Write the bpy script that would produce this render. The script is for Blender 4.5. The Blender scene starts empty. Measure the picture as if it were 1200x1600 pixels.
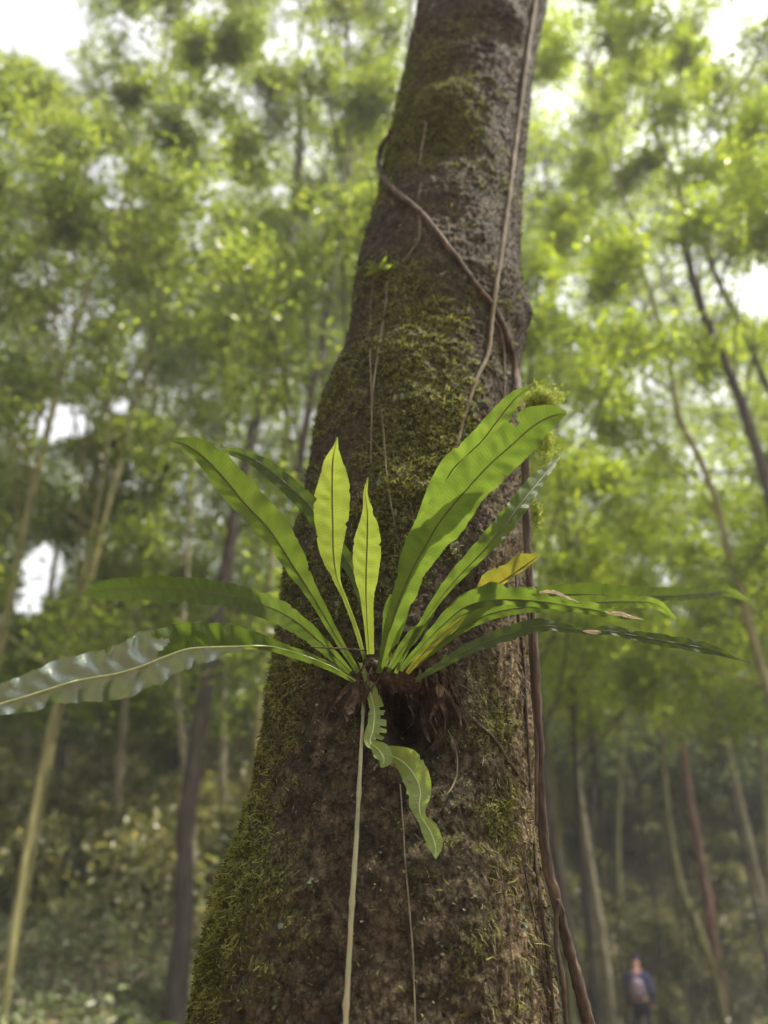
import bpy, bmesh, math, random
import numpy as np
from mathutils import Vector, Matrix

sc = bpy.context.scene
R = math.radians
random.seed(7)
rng = np.random.default_rng(11)

# ------------------------------------------------------------------ camera
EYE = np.array([0.0, 0.0, 1.5])
PITCH = R(30.0)
FPX = 1155.0                      # focal length in photo pixels (1200 x 1600)
cam_d = bpy.data.cameras.new('camera')
cam = bpy.data.objects.new('camera', cam_d)
sc.collection.objects.link(cam)
cam.location = EYE
cam.rotation_euler = (math.pi / 2 + PITCH, 0, 0)
cam_d.sensor_width = 36.0
cam_d.lens = 26.0
cam_d.clip_start = 0.02
cam_d.clip_end = 1000
cam_d.dof.use_dof = True
cam_d.dof.focus_distance = 1.42
cam_d.dof.aperture_fstop = 1.6
sc.camera = cam
sc.render.resolution_x = 768
sc.render.resolution_y = 1024

# ------------------------------------------------------------------ world, sun, exposure
SUN_EL, SUN_AZ = R(66), R(95)      # azimuth measured from +Y (ahead) towards +X (right)
w = bpy.data.worlds.new('World')
sc.world = w
w.use_nodes = True
nt = w.node_tree
nt.nodes.clear()
sky = nt.nodes.new('ShaderNodeTexSky')
sky.sky_type = 'NISHITA'
sky.sun_disc = False
sky.sun_elevation = SUN_EL
sky.sun_rotation = SUN_AZ
sky.air_density = 1.0
sky.dust_density = 4.0
sky.ozone_density = 1.0
hs = nt.nodes.new('ShaderNodeHueSaturation')
hs.inputs['Saturation'].default_value = 0.10
bg = nt.nodes.new('ShaderNodeBackground')
bg.inputs['Strength'].default_value = 0.15
wo = nt.nodes.new('ShaderNodeOutputWorld')
nt.links.new(sky.outputs[0], hs.inputs['Color'])
nt.links.new(hs.outputs[0], bg.inputs['Color'])
nt.links.new(bg.outputs[0], wo.inputs['Surface'])

sl = bpy.data.lights.new('sun', 'SUN')
sl.energy = 5.0
sl.angle = R(0.6)
sl.color = (1.0, 0.91, 0.76)
so = bpy.data.objects.new('sun', sl)
sc.collection.objects.link(so)
sd = Vector((math.sin(SUN_AZ) * math.cos(SUN_EL), math.cos(SUN_AZ) * math.cos(SUN_EL), math.sin(SUN_EL)))
so.rotation_euler = sd.to_track_quat('Z', 'Y').to_euler()
so.location = (0, 0, 30)

sc.view_settings.view_transform = 'Standard'
sc.view_settings.look = 'None'
sc.view_settings.exposure = 1.45
sc.view_settings.gamma = 1.0
sc.render.engine = 'CYCLES'
cy = sc.cycles
cy.use_denoising = True
cy.max_bounces = 12
cy.diffuse_bounces = 9
cy.glossy_bounces = 2
cy.transmission_bounces = 8
cy.transparent_max_bounces = 4
cy.volume_bounces = 0
cy.caustics_reflective = False
cy.caustics_refractive = False
cy.sample_clamp_indirect = 6.0

# ------------------------------------------------------------------ geometry of the view
CP, SP = math.cos(PITCH), math.sin(PITCH)
def ray(px, py):
    cx, cyy = (px - 600.0) / FPX, (800.0 - py) / FPX
    return np.array([cx, CP - cyy * SP, SP + cyy * CP])
def at(px, py, d):                 # point at a given depth
    return EYE + d * ray(px, py)
def at_y(px, py, Y):               # point where the ray reaches world y = Y
    r = ray(px, py)
    return EYE + r * (Y / r[1])
def project(P):
    q = np.asarray(P) - EYE
    d = q[..., 1] * CP + q[..., 2] * SP
    u = -q[..., 1] * SP + q[..., 2] * CP
    return 600 + FPX * q[..., 0] / d, 800 - FPX * u / d, d

# ------------------------------------------------------------------ numpy noise
def _h(ix, iy, iz, seed):
    n = (ix * 73856093) ^ (iy * 19349663) ^ (iz * 83492791) ^ (seed * 2654435)
    n = (n ^ (n >> 13)) & 0x7fffffff
    n = (n * 1274126177) & 0x7fffffff
    n = n ^ (n >> 16)
    return (n & 0xffff) / 32767.5 - 1.0
def noise(x, y, z, seed=0):
    x, y, z = np.broadcast_arrays(np.asarray(x, float), np.asarray(y, float), np.asarray(z, float))
    fx, fy, fz = np.floor(x), np.floor(y), np.floor(z)
    ix, iy, iz = fx.astype(np.int64), fy.astype(np.int64), fz.astype(np.int64)
    tx, ty, tz = x - fx, y - fy, z - fz
    tx = tx * tx * (3 - 2 * tx); ty = ty * ty * (3 - 2 * ty); tz = tz * tz * (3 - 2 * tz)
    def L(a, b, t): return a + (b - a) * t
    return L(L(L(_h(ix, iy, iz, seed), _h(ix + 1, iy, iz, seed), tx), L(_h(ix, iy + 1, iz, seed), _h(ix + 1, iy + 1, iz, seed), tx), ty),
             L(L(_h(ix, iy, iz + 1, seed), _h(ix + 1, iy, iz + 1, seed), tx), L(_h(ix, iy + 1, iz + 1, seed), _h(ix + 1, iy + 1, iz + 1, seed), tx), ty), tz)
def fbm(x, y, z, octv=3, seed=0):
    s = 0; a = 1.0; t = 0
    for o in range(octv):
        s = s + a * noise(x * 2 ** o, y * 2 ** o, z * 2 ** o, seed + o * 17); t += a; a *= 0.5
    return s / t
def sstep(a, b, x):
    t = np.clip((x - a) / (b - a), 0, 1)
    return t * t * (3 - 2 * t)

# ------------------------------------------------------------------ object helpers
def tag(o, label=None, cat=None, group=None, kind=None):
    if label: o['label'] = label
    if cat: o['category'] = cat
    if group: o['group'] = group
    if kind: o['kind'] = kind
    return o
def empty(name, loc, label, cat, group=None):
    o = bpy.data.objects.new(name, None)
    sc.collection.objects.link(o)
    o.location = loc
    o.empty_display_size = 0.1
    return tag(o, label, cat, group)
def mesh_obj(name, V, F, mat, parent=None, smooth=True, uv=None, attrs=None):
    """V (n,3) world coordinates, F (m,k) same-size faces (k = 3 or 4) or list of lists."""
    me = bpy.data.meshes.new(name)
    V = np.asarray(V, dtype=np.float64)
    org = np.array(parent.matrix_world.translation) if parent is not None else None
    if parent is not None:
        p = parent; org = np.zeros(3)
        while p is not None:
            org = org + np.array(p.location); p = p.parent
        V = V - org
    if isinstance(F, np.ndarray):
        k = F.shape[1]
        me.vertices.add(len(V)); me.vertices.foreach_set('co', V.astype(np.float32).ravel())
        me.loops.add(F.size); me.loops.foreach_set('vertex_index', F.astype(np.int32).ravel())
        me.polygons.add(len(F)); me.polygons.foreach_set('loop_start', np.arange(0, F.size, k, dtype=np.int32))
        me.update(calc_edges=True)
        me.validate()
    else:
        me.from_pydata([tuple(v) for v in V], [], F)
    if uv is not None:
        lay = me.uv_layers.new(name='UVMap')
        idx = np.zeros(len(me.loops), dtype=np.int32); me.loops.foreach_get('vertex_index', idx)
        lay.data.foreach_set('uv', np.asarray(uv, dtype=np.float32)[idx].ravel())
    if attrs:
        for k2, arr in attrs.items():
            at_ = me.attributes.new(k2, 'FLOAT', 'POINT'); at_.data.foreach_set('value', np.asarray(arr, dtype=np.float32))
    if smooth:
        me.polygons.foreach_set('use_smooth', np.ones(len(me.polygons), dtype=bool))
    mats = mat if isinstance(mat, (list, tuple)) else [mat]
    for m in mats: me.materials.append(m)
    o = bpy.data.objects.new(name, me)
    sc.collection.objects.link(o)
    if parent is not None: o.parent = parent
    return o

class MB:
    def __init__(s): s.V = []; s.F = []; s.n = 0; s.U = []
    def add(s, V, F, U=None):
        V = np.asarray(V, float); s.V.append(V); s.F.append(np.asarray(F, dtype=np.int64) + s.n); s.n += len(V)
        s.U.append(np.zeros((len(V), 2)) if U is None else np.asarray(U, float))
    def build(s, name, mat, parent=None, smooth=True):
        F = np.concatenate(s.F)
        return mesh_obj(name, np.concatenate(s.V), F, mat, parent, smooth, uv=np.concatenate(s.U))

def catmull(P, n):
    P = np.asarray(P, float)
    k = len(P)
    ext = np.vstack([2 * P[0] - P[1], P, 2 * P[-1] - P[-2]])
    t = np.linspace(0, k - 1 - 1e-9, n)
    i = np.floor(t).astype(int); f = (t - i)[:, None]
    a, b, c, d = ext[i], ext[i + 1], ext[i + 2], ext[i + 3]
    return 0.5 * ((2 * b) + (-a + c) * f + (2 * a - 5 * b + 4 * c - d) * f ** 2 + (-a + 3 * b - 3 * c + d) * f ** 3)

def tube(P, r, sides=8, wob=0.0, seed=0, caps=True):
    """P (n,3), r (n,) -> V, F(quads), U"""
    P = np.asarray(P, float); n = len(P); r = np.broadcast_to(np.asarray(r, float), (n,))
    T = np.gradient(P, axis=0); T /= np.linalg.norm(T, axis=1)[:, None] + 1e-12
    up = np.array([0.13, -0.97, 0.2]) if abs(T[0][1]) < 0.8 else np.array([1.0, 0, 0.1])
    N = np.zeros_like(P); cur = up
    for i in range(n):
        cur = cur - T[i] * cur.dot(T[i]); cur = cur / (np.linalg.norm(cur) + 1e-12); N[i] = cur
    B = np.cross(T, N)
    a = np.linspace(0, 2 * np.pi, sides, endpoint=False)
    ca, sa = np.cos(a), np.sin(a)
    rr = r[:, None] * np.ones(sides)[None]
    if wob:
        rr = rr * (1 + wob * fbm(ca[None] * 1.3 + seed, sa[None] * 1.3, np.arange(n)[:, None] * 0.35, 2, seed))
    V = P[:, None] + rr[..., None] * (ca[None, :, None] * N[:, None] + sa[None, :, None] * B[:, None])
    V = V.reshape(-1, 3)
    i, j = np.meshgrid(np.arange(n - 1), np.arange(sides), indexing='ij')
    j2 = (j + 1) % sides
    F = np.stack([i * sides + j, i * sides + j2, (i + 1) * sides + j2, (i + 1) * sides + j], -1).reshape(-1, 4)
    ln = np.concatenate([[0], np.cumsum(np.linalg.norm(np.diff(P, axis=0), axis=1))])
    U = np.stack([np.repeat(ln, sides), np.tile(a, n)], -1)
    if caps:
        V = np.vstack([V, P[0], P[-1]]); c0, c1 = n * sides, n * sides + 1
        U = np.vstack([U, [0, 0], [ln[-1], 0]])
        ev = np.arange(0, sides, 2); 
        F = np.vstack([F, np.stack([np.full(len(ev), c0), (ev + 2) % sides, (ev + 1) % sides, ev], -1),
                       np.stack([np.full(len(ev), c1), (n - 1) * sides + ev, (n - 1) * sides + (ev + 1) % sides, (n - 1) * sides + (ev + 2) % sides], -1)])
    return V, F, U

# ------------------------------------------------------------------ materials
def newmat(name):
    m = bpy.data.materials.new(name); m.use_nodes = True
    m.node_tree.nodes.clear()
    return m, m.node_tree.nodes, m.node_tree.links
def N(nodes, typ, **kw):
    n = nodes.new(typ)
    for k, v in kw.items():
        if k in n.inputs: n.inputs[k].default_value = v
        else: setattr(n, k, v)
    return n
def ramp(nodes, pts):
    r = nodes.new('ShaderNodeValToRGB')
    el = r.color_ramp.elements
    while len(el) < len(pts): el.new(0.5)
    for e, (p, c) in zip(el, pts):
        e.position = p; e.color = (*c, 1)
    return r
def leaf_mat(name, cols, trans=0.5, rough=0.45, tboost=(1.5, 1.45, 0.6), spec=0.5):
    m, n, l = newmat(name)
    out = N(n, 'ShaderNodeOutputMaterial')
    g = N(n, 'ShaderNodeNewGeometry')
    k = len(cols)
    r = ramp(n, [(i / (k - 1), c) for i, c in enumerate(cols)])
    l.new(g.outputs['Random Per Island'], r.inputs[0])
    p = N(n, 'ShaderNodeBsdfPrincipled', Roughness=rough)
    p.inputs['Specular IOR Level'].default_value = spec
    t = N(n, 'ShaderNodeBsdfTranslucent')
    mul = n.new('ShaderNodeVectorMath'); mul.operation = 'MULTIPLY'; mul.inputs[1].default_value = tboost
    mx = N(n, 'ShaderNodeMixShader'); mx.inputs[0].default_value = trans
    l.new(r.outputs[0], p.inputs['Base Color']); l.new(r.outputs[0], mul.inputs[0]); l.new(mul.outputs[0], t.inputs['Color'])
    l.new(p.outputs[0], mx.inputs[1]); l.new(t.outputs[0], mx.inputs[2]); l.new(mx.outputs[0], out.inputs['Surface'])
    return m
def frond_mat(name, c1, c2, trans, rough, tcol, spec=0.5, vein=0.25, ior=1.5, blot=0.0, vbump=0.2):
    m, n, l = newmat(name)
    out = N(n, 'ShaderNodeOutputMaterial')
    uv = N(n, 'ShaderNodeUVMap')
    tc = N(n, 'ShaderNodeTexCoord')
    no = N(n, 'ShaderNodeTexNoise', Scale=35.0, Detail=4.0)
    l.new(tc.outputs['Object'], no.inputs['Vector'])
    sep = N(n, 'ShaderNodeSeparateXYZ'); l.new(uv.outputs[0], sep.inputs[0])
    # side veins: u (length in m) minus slant with |v|
    ab = N(n, 'ShaderNodeMath', operation='ABSOLUTE'); l.new(sep.outputs[1], ab.inputs[0])
    sl_ = N(n, 'ShaderNodeMath', operation='MULTIPLY'); sl_.inputs[1].default_value = 0.006; l.new(ab.outputs[0], sl_.inputs[0])
    nd = N(n, 'ShaderNodeMath', operation='MULTIPLY_ADD'); nd.inputs[1].default_value = .014; l.new(no.outputs[0], nd.inputs[0]); l.new(sep.outputs[0], nd.inputs[2])
    su = N(n, 'ShaderNodeMath', operation='SUBTRACT'); l.new(nd.outputs[0], su.inputs[0]); l.new(sl_.outputs[0], su.inputs[1])
    mu = N(n, 'ShaderNodeMath', operation='MULTIPLY'); mu.inputs[1].default_value = 2 * math.pi / 0.0052; l.new(su.outputs[0], mu.inputs[0])
    si = N(n, 'ShaderNodeMath', operation='SINE'); l.new(mu.outputs[0], si.inputs[0])
    r = ramp(n, [(0.3, c1), (0.7, c2)]); l.new(no.outputs[0], r.inputs[0])
    vm = N(n, 'ShaderNodeMapRange'); vm.inputs['From Min'].default_value = -1; vm.inputs['From Max'].default_value = 1
    vm.inputs['To Min'].default_value = 1 - vein; vm.inputs['To Max'].default_value = 1.0
    l.new(si.outputs[0], vm.inputs['Value'])
    cm = n.new('ShaderNodeVectorMath'); cm.operation = 'SCALE'; l.new(r.outputs[0], cm.inputs[0]); l.new(vm.outputs[0], cm.inputs['Scale'])
    col = cm.outputs[0]
    rimn = N(n, 'ShaderNodeMath', operation='MULTIPLY_ADD'); rimn.inputs[1].default_value = .35; l.new(no.outputs[0], rimn.inputs[0]); l.new(ab.outputs[0], rimn.inputs[2])
    rim = n.new('ShaderNodeMapRange'); rim.inputs['From Min'].default_value = 1.185; rim.inputs['From Max'].default_value = 1.24; rim.inputs['To Max'].default_value = .7; l.new(rimn.outputs[0], rim.inputs['Value'])
    mr_ = N(n, 'ShaderNodeMix', data_type='RGBA'); l.new(rim.outputs[0], mr_.inputs[0]); l.new(col, mr_.inputs[6]); mr_.inputs[7].default_value = (0.13, 0.085, 0.035, 1); col = mr_.outputs[2]
    v3 = N(n, 'ShaderNodeTexVoronoi', Scale=150.0); l.new(tc.outputs['Object'], v3.inputs['Vector'])
    n5 = N(n, 'ShaderNodeTexNoise', Scale=18.0, Detail=2.0); l.new(tc.outputs['Object'], n5.inputs['Vector'])
    th5 = N(n, 'ShaderNodeMapRange'); th5.inputs['From Min'].default_value = .5; th5.inputs['From Max'].default_value = .75; th5.inputs['To Min'].default_value = 0.0; th5.inputs['To Max'].default_value = 0.30
    l.new(n5.outputs[0], th5.inputs['Value'])
    lt = N(n, 'ShaderNodeMath', operation='LESS_THAN'); l.new(v3.outputs['Distance'], lt.inputs[0]); l.new(th5.outputs[0], lt.inputs[1])
    ms = N(n, 'ShaderNodeMix', data_type='RGBA'); l.new(lt.outputs[0], ms.inputs[0]); l.new(col, ms.inputs[6]); ms.inputs[7].default_value = (0.10, 0.08, 0.03, 1); col = ms.outputs[2]
    if blot > 0:      # brown blemishes of age
        n2 = N(n, 'ShaderNodeTexNoise', Scale=55.0, Detail=3.0); l.new(tc.outputs['Object'], n2.inputs['Vector'])
        br = ramp(n, [(0.68 - blot * 0.1, (0, 0, 0)), (0.72 - blot * 0.1, (1, 1, 1))]); l.new(n2.outputs[0], br.inputs[0])
        mxx = N(n, 'ShaderNodeMix', data_type='RGBA'); l.new(br.outputs[0], mxx.inputs[0]); l.new(col, mxx.inputs[6])
        mxx.inputs[7].default_value = (0.16, 0.08, 0.03, 1); col = mxx.outputs[2]
    p = N(n, 'ShaderNodeBsdfPrincipled', Roughness=rough); p.inputs['Specular IOR Level'].default_value = spec; p.inputs['IOR'].default_value = ior
    t = N(n, 'ShaderNodeBsdfTranslucent')
    mul = n.new('ShaderNodeVectorMath'); mul.operation = 'MULTIPLY'; mul.inputs[1].default_value = tcol
    l.new(col, p.inputs['Base Color']); l.new(col, mul.inputs[0]); l.new(mul.outputs[0], t.inputs['Color'])
    b = N(n, 'ShaderNodeBump', Strength=vbump, Distance=0.0008); l.new(si.outputs[0], b.inputs['Height'])
    b2 = N(n, 'ShaderNodeBump', Strength=0.5, Distance=0.004); 
    n3 = N(n, 'ShaderNodeTexNoise', Scale=60.0, Detail=2.0); l.new(tc.outputs['Object'], n3.inputs['Vector']); l.new(n3.outputs[0], b2.inputs['Height'])
    l.new(b.outputs[0], b2.inputs['Normal']); l.new(b2.outputs[0], p.inputs['Normal'])
    mx = N(n, 'ShaderNodeMixShader'); mx.inputs[0].default_value = trans
    l.new(p.outputs[0], mx.inputs[1]); l.new(t.outputs[0], mx.inputs[2]); l.new(mx.outputs[0], out.inputs['Surface'])
    return m
def bark_mat(name, c1, c2, c3=None, scale=20.0, bump=0.01, stretch=0.25, rough=0.9):
    m, n, l = newmat(name)
    out = N(n, 'ShaderNodeOutputMaterial')
    tc = N(n, 'ShaderNodeTexCoord'); mp = N(n, 'ShaderNodeMapping'); mp.inputs['Scale'].default_value = (1, 1, stretch)
    l.new(tc.outputs['Object'], mp.inputs[0])
    a = N(n, 'ShaderNodeTexNoise', Scale=scale, Detail=6.0, Roughness=0.65); l.new(mp.outputs[0], a.inputs['Vector'])
    r = ramp(n, [(0.32, c1), (0.52, c2), (0.72, c3 or c2)]); l.new(a.outputs[0], r.inputs[0])
    p = N(n, 'ShaderNodeBsdfPrincipled', Roughness=rough); p.inputs['Specular IOR Level'].default_value = 0.25
    l.new(r.outputs[0], p.inputs['Base Color'])
    b = N(n, 'ShaderNodeBump', Strength=0.8, Distance=bump); l.new(a.outputs[0], b.inputs['Height']); l.new(b.outputs[0], p.inputs['Normal'])
    l.new(p.outputs[0], out.inputs['Surface'])
    return m

M_leafs = {
    'mid': leaf_mat('canopy leaf mid green', [(0.050, 0.075, 0.018), (0.082, 0.112, 0.026), (0.12, 0.145, 0.036), (0.055, 0.085, 0.028)], 0.55, 0.36, (2.6, 2.5, 1.1)),
    'yellow': leaf_mat('canopy leaf yellow green', [(0.09, 0.12, 0.018), (0.13, 0.165, 0.022), (0.17, 0.19, 0.03), (0.08, 0.12, 0.02)], 0.6, 0.36, (2.6, 2.7, 1.1)),
    'dark': leaf_mat('canopy leaf dark green', [(0.035, 0.065, 0.018), (0.055, 0.09, 0.022), (0.08, 0.12, 0.03)], 0.5, 0.36, (2.4, 2.3, 1.0)),
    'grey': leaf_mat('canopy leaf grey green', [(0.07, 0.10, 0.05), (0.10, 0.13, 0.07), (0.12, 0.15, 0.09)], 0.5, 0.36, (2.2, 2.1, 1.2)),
    'thicket': leaf_mat('thicket leaf', [(0.08, 0.09, 0.04), (0.13, 0.145, 0.06), (0.19, 0.20, 0.085), (0.28, 0.25, 0.16)], 0.4, 0.35, (1.9, 1.8, 1.0)),
    'under': leaf_mat('understorey leaf', [(0.11, 0.135, 0.07), (0.15, 0.18, 0.095), (0.19, 0.22, 0.12), (0.24, 0.20, 0.14)], 0.35, 0.33, (1.6, 1.6, 1.0)),
}
M_bark_pale = bark_mat('pale bark', (0.09, 0.08, 0.05), (0.19, 0.17, 0.11), (0.27, 0.25, 0.18), 14)
M_bark_dark = bark_mat('dark bark', (0.025, 0.022, 0.016), (0.055, 0.046, 0.034), (0.09, 0.075, 0.055), 14)
M_bark_red = bark_mat('reddish bark', (0.09, 0.05, 0.035), (0.17, 0.10, 0.07), (0.22, 0.15, 0.11), 14)
M_bark_olive = bark_mat('olive bark', (0.08, 0.075, 0.03), (0.16, 0.15, 0.06), (0.20, 0.19, 0.09), 14)
M_vine = bark_mat('woody vine bark', (0.015, 0.011, 0.008), (0.05, 0.036, 0.023), (0.11, 0.08, 0.05), 60, 0.006, 0.2)
M_vine_pale = bark_mat('pale vine bark', (0.045, 0.034, 0.02), (0.10, 0.078, 0.045), (0.19, 0.15, 0.095), 60, 0.005, 0.2)
M_fibre = bark_mat('root fibre', (0.010, 0.007, 0.005), (0.034, 0.022, 0.014), (0.09, 0.06, 0.04), 80, 0.002, 1.0)
M_dry = bark_mat('dry brown leaf', (0.016, 0.011, 0.007), (0.052, 0.036, 0.024), (0.21, 0.16, 0.11), 40, 0.003, 1.0, 0.6)
M_string = bark_mat('thin aerial root', (0.06, 0.05, 0.03), (0.12, 0.10, 0.06), (0.19, 0.17, 0.11), 90, 0.001, 0.2)
M_midrib_dark = bark_mat('dark midrib', (0.035, 0.036, 0.014), (0.06, 0.058, 0.022), (0.09, 0.08, 0.035), 90, 0.0005, 1.0, 0.6)
M_midrib_pale = bark_mat('pale midrib', (0.22, 0.26, 0.10), (0.30, 0.34, 0.15), (0.36, 0.38, 0.2), 90, 0.0005, 1.0, 0.4)

M_fr_bright = frond_mat('young frond', (0.115, 0.160, 0.020), (0.155, 0.20, 0.030), 0.68, 0.45, (1.0, 0.95, 0.9), 0.25, 0.12)
M_fr_mid = frond_mat('green frond', (0.038, 0.064, 0.011), (0.056, 0.088, 0.016), 0.58, 0.52, (1.95, 1.85, 1.1), 0.22, 0.14)
M_fr_light = frond_mat('light green frond', (0.06, 0.098, 0.015), (0.082, 0.125, 0.021), 0.6, 0.52, (1.6, 1.55, 1.0), 0.22, 0.13)
M_fr_dark = frond_mat('deep green frond', (0.030, 0.048, 0.010), (0.042, 0.064, 0.014), 0.45, 0.6, (1.6, 1.6, 1.0), 0.25, 0.1)
M_fr_gloss = frond_mat('glossy frond', (0.035, 0.065, 0.026), (0.05, 0.085, 0.034), 0.2, 0.36, (1.5, 1.5, 0.9), 0.9, 0.07, ior=1.72, vbump=0.0)
M_fr_yellow = frond_mat('yellowing frond', (0.19, 0.18, 0.025), (0.12, 0.15, 0.025), 0.6, 0.45, (1.4, 1.3, 0.8), 0.3, 0.08, blot=0.6)
M_fr_droop = frond_mat('pale drooping frond', (0.13, 0.185, 0.035), (0.175, 0.23, 0.052), 0.4, 0.4, (1.6, 1.5, 0.9), 0.4, 0.1, blot=0.15)
M_moss = leaf_mat('moss strand', [(0.030, 0.034, 0.010), (0.062, 0.068, 0.014), (0.135, 0.142, 0.03), (0.21, 0.22, 0.07)], 0.4, 0.8, (1.4, 1.35, 0.8), 0.1)
def patchy(m):
    n, l = m.node_tree.nodes, m.node_tree.links
    r = [x for x in n if x.type == 'VALTORGB'][0]; g = [x for x in n if x.type == 'NEW_GEOMETRY'][0]
    tc = n.new('ShaderNodeTexCoord'); a = N(n, 'ShaderNodeTexNoise', Scale=16.0, Detail=3.0); l.new(tc.outputs['Object'], a.inputs['Vector'])
    mr = n.new('ShaderNodeMapRange'); mr.inputs['From Min'].default_value = .35; mr.inputs['From Max'].default_value = .65; mr.inputs['To Min'].default_value = -.35; mr.inputs['To Max'].default_value = .35
    l.new(a.outputs[0], mr.inputs['Value'])
    ad = N(n, 'ShaderNodeMath', operation='ADD'); l.new(g.outputs['Random Per Island'], ad.inputs[0]); l.new(mr.outputs[0], ad.inputs[1]); l.new(ad.outputs[0], r.inputs[0])
patchy(M_moss)

# ------------------------------------------------------------------ ground
def ground_h(x, y):
    x = np.asarray(x, float); y = np.asarray(y, float)
    k = sstep(-4.0, 4.5, x)                       # 0 on the left, 1 on the right
    y0 = 6.0 + 14.0 * k
    s = 0.36 + 0.5 * k
    up = np.maximum(y - y0, 0)
    up = np.where(up > 22, 22 + (up - 22) * 0.25, up)
    h = s * (np.sqrt(up ** 2 + 1.0) - 1.0) - 0.034 * np.clip(y, 0, 20) * k
    h = h + 0.22 * fbm(x * 0.35, y * 0.35, 0 * x, 3, 5) * sstep(3, 9, y) + 0.05 * fbm(x * 1.7, y * 1.7, 0 * x, 2, 9)
    return h
def make_ground():
    xs = np.concatenate([np.linspace(-95, -16, 40)[:-1], np.linspace(-16, 20, 260), np.linspace(20, 95, 40)[1:]])
    ys = np.concatenate([np.linspace(-60, 0, 30)[:-1], np.linspace(0, 36, 260), np.linspace(36, 110, 40)[1:]])
    X, Y = np.meshgrid(xs, ys, indexing='ij')
    Z = ground_h(X, Y)
    V = np.stack([X, Y, Z], -1).reshape(-1, 3)
    a, b = len(xs), len(ys)
    i, j = np.meshgrid(np.arange(a - 1), np.arange(b - 1), indexing='ij')
    F = np.stack([i * b + j, (i + 1) * b + j, (i + 1) * b + j + 1, i * b + j + 1], -1).reshape(-1, 4)
    m, n, l = newmat('leaf litter soil')
    out = N(n, 'ShaderNodeOutputMaterial'); tc = N(n, 'ShaderNodeTexCoord')
    a1 = N(n, 'ShaderNodeTexNoise', Scale=1.3, Detail=6.0, Roughness=0.7); l.new(tc.outputs['Object'], a1.inputs['Vector'])
    v = N(n, 'ShaderNodeTexVoronoi', Scale=9.0); l.new(tc.outputs['Object'], v.inputs['Vector'])
    r = ramp(n, [(0.0, (0.08, 0.06, 0.04)), (0.35, (0.18, 0.13, 0.09)), (0.7, (0.28, 0.20, 0.15)), (1.0, (0.36, 0.26, 0.20))])
    sp = N(n, 'ShaderNodeSeparateColor'); l.new(v.outputs['Color'], sp.inputs[0]); l.new(sp.outputs[0], r.inputs[0])
    r2 = ramp(n, [(0.42, (0.06, 0.045, 0.03)), (0.62, (0.15, 0.12, 0.085))]); l.new(a1.outputs[0], r2.inputs[0])
    mx = N(n, 'ShaderNodeMix', data_type='RGBA'); mx.inputs[0].default_value = 0.5; l.new(r.outputs[0], mx.inputs[6]); l.new(r2.outputs[0], mx.inputs[7])
    p = N(n, 'ShaderNodeBsdfPrincipled', Roughness=0.9); l.new(mx.outputs[2], p.inputs['Base Color'])
    bp = N(n, 'ShaderNodeBump', Strength=0.7, Distance=0.06); l.new(v.outputs['Distance'], bp.inputs['Height']); l.new(bp.outputs[0], p.inputs['Normal'])
    l.new(p.outputs[0], out.inputs['Surface'])
    o = mesh_obj('ground', V, F, m)
    tag(o, kind='structure')
    # trodden path running past the walker
    t = np.linspace(0, 1, 60)
    px_ = 2.2 + 9 * t; py_ = 16.6 + 2.2 * t + 0.5 * np.sin(t * 7)
    VV = []
    for i in range(60):
        for k in (-0.7, -0.25, 0.25, 0.7):
            VV.append((px_[i], py_[i] + k, 0))
    VV = np.array(VV); VV[:, 2] = ground_h(VV[:, 0], VV[:, 1]) + 0.03
    i, j = np.meshgrid(np.arange(59), np.arange(3), indexing='ij')
    FF = np.stack([i * 4 + j, (i + 1) * 4 + j, (i + 1) * 4 + j + 1, i * 4 + j + 1], -1).reshape(-1, 4)
    pm = bark_mat('trodden path soil', (0.13, 0.085, 0.06), (0.24, 0.16, 0.12), (0.33, 0.24, 0.18), 5, 0.03, 1.0)
    tag(mesh_obj('path', VV, FF, pm), kind='structure')
make_ground()

# ------------------------------------------------------------------ the big mossy trunk
YC = 1.75
PROF = [(-60, 660, 862), (0, 652, 856), (60, 640, 842), (130, 628, 832), (200, 614, 825), (240, 606, 820), (300, 592, 814), (350, 580, 814), (385, 565, 815),
        (420, 556, 816), (450, 551, 820), (490, 549, 826), (515, 546, 824), (545, 538, 816), (580, 520, 812), (620, 502, 811), (680, 490, 813), (730, 480, 815),
        (790, 468, 816), (850, 448, 820), (920, 441, 825), (1000, 430, 829), (1060, 419, 832), (1120, 411, 835), (1200, 401, 838), (1250, 389, 840), (1300, 374, 845),
        (1350, 351, 850), (1400, 333, 857), (1450, 321, 864), (1500, 311, 869), (1560, 300, 873), (1610, 290, 876), (1700, 270, 884)]
zz, cc, rr_ = [], [], []
for (py, lx, rx) in PROF:
    A, B = at_y(lx, py, YC - 0.055), at_y(rx, py, YC - 0.055)
    h = (B[0] - A[0]) / 2
    zz.append(A[2]); cc.append((A[0] + B[0]) / 2); rr_.append((YC - 0.055) * math.sin(math.atan(h / (YC - 0.055))))
zz, cc, rr_ = map(lambda a: np.array(a)[np.argsort(zz)], (zz, cc, rr_))
zz = np.concatenate([[-0.3, 0.0, 0.45], zz, [7.5, 12.0]])
cc = np.concatenate([[cc[0] - 0.03, cc[0] - 0.02, cc[0]], cc, [cc[-1] + 0.10, cc[-1] + 0.25]])
rr_ = np.concatenate([[0.60, 0.54, 0.45], rr_, [rr_[-1] * 0.95, rr_[-1] * 0.8]])
def RZ(z): return np.interp(z, zz, rr_)
def CZ(z): return np.interp(z, zz, cc)

def smooth_hit(px, py):
    r = ray(px, py); r = r / r[1]
    Y = 0.9
    while Y < 1.9:
        P = EYE + r * Y
        if (P[0] - CZ(P[2])) ** 2 + (P[1] - YC) ** 2 < RZ(P[2]) ** 2: return P
        Y += 0.002
    return EYE + r * 1.70
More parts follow.
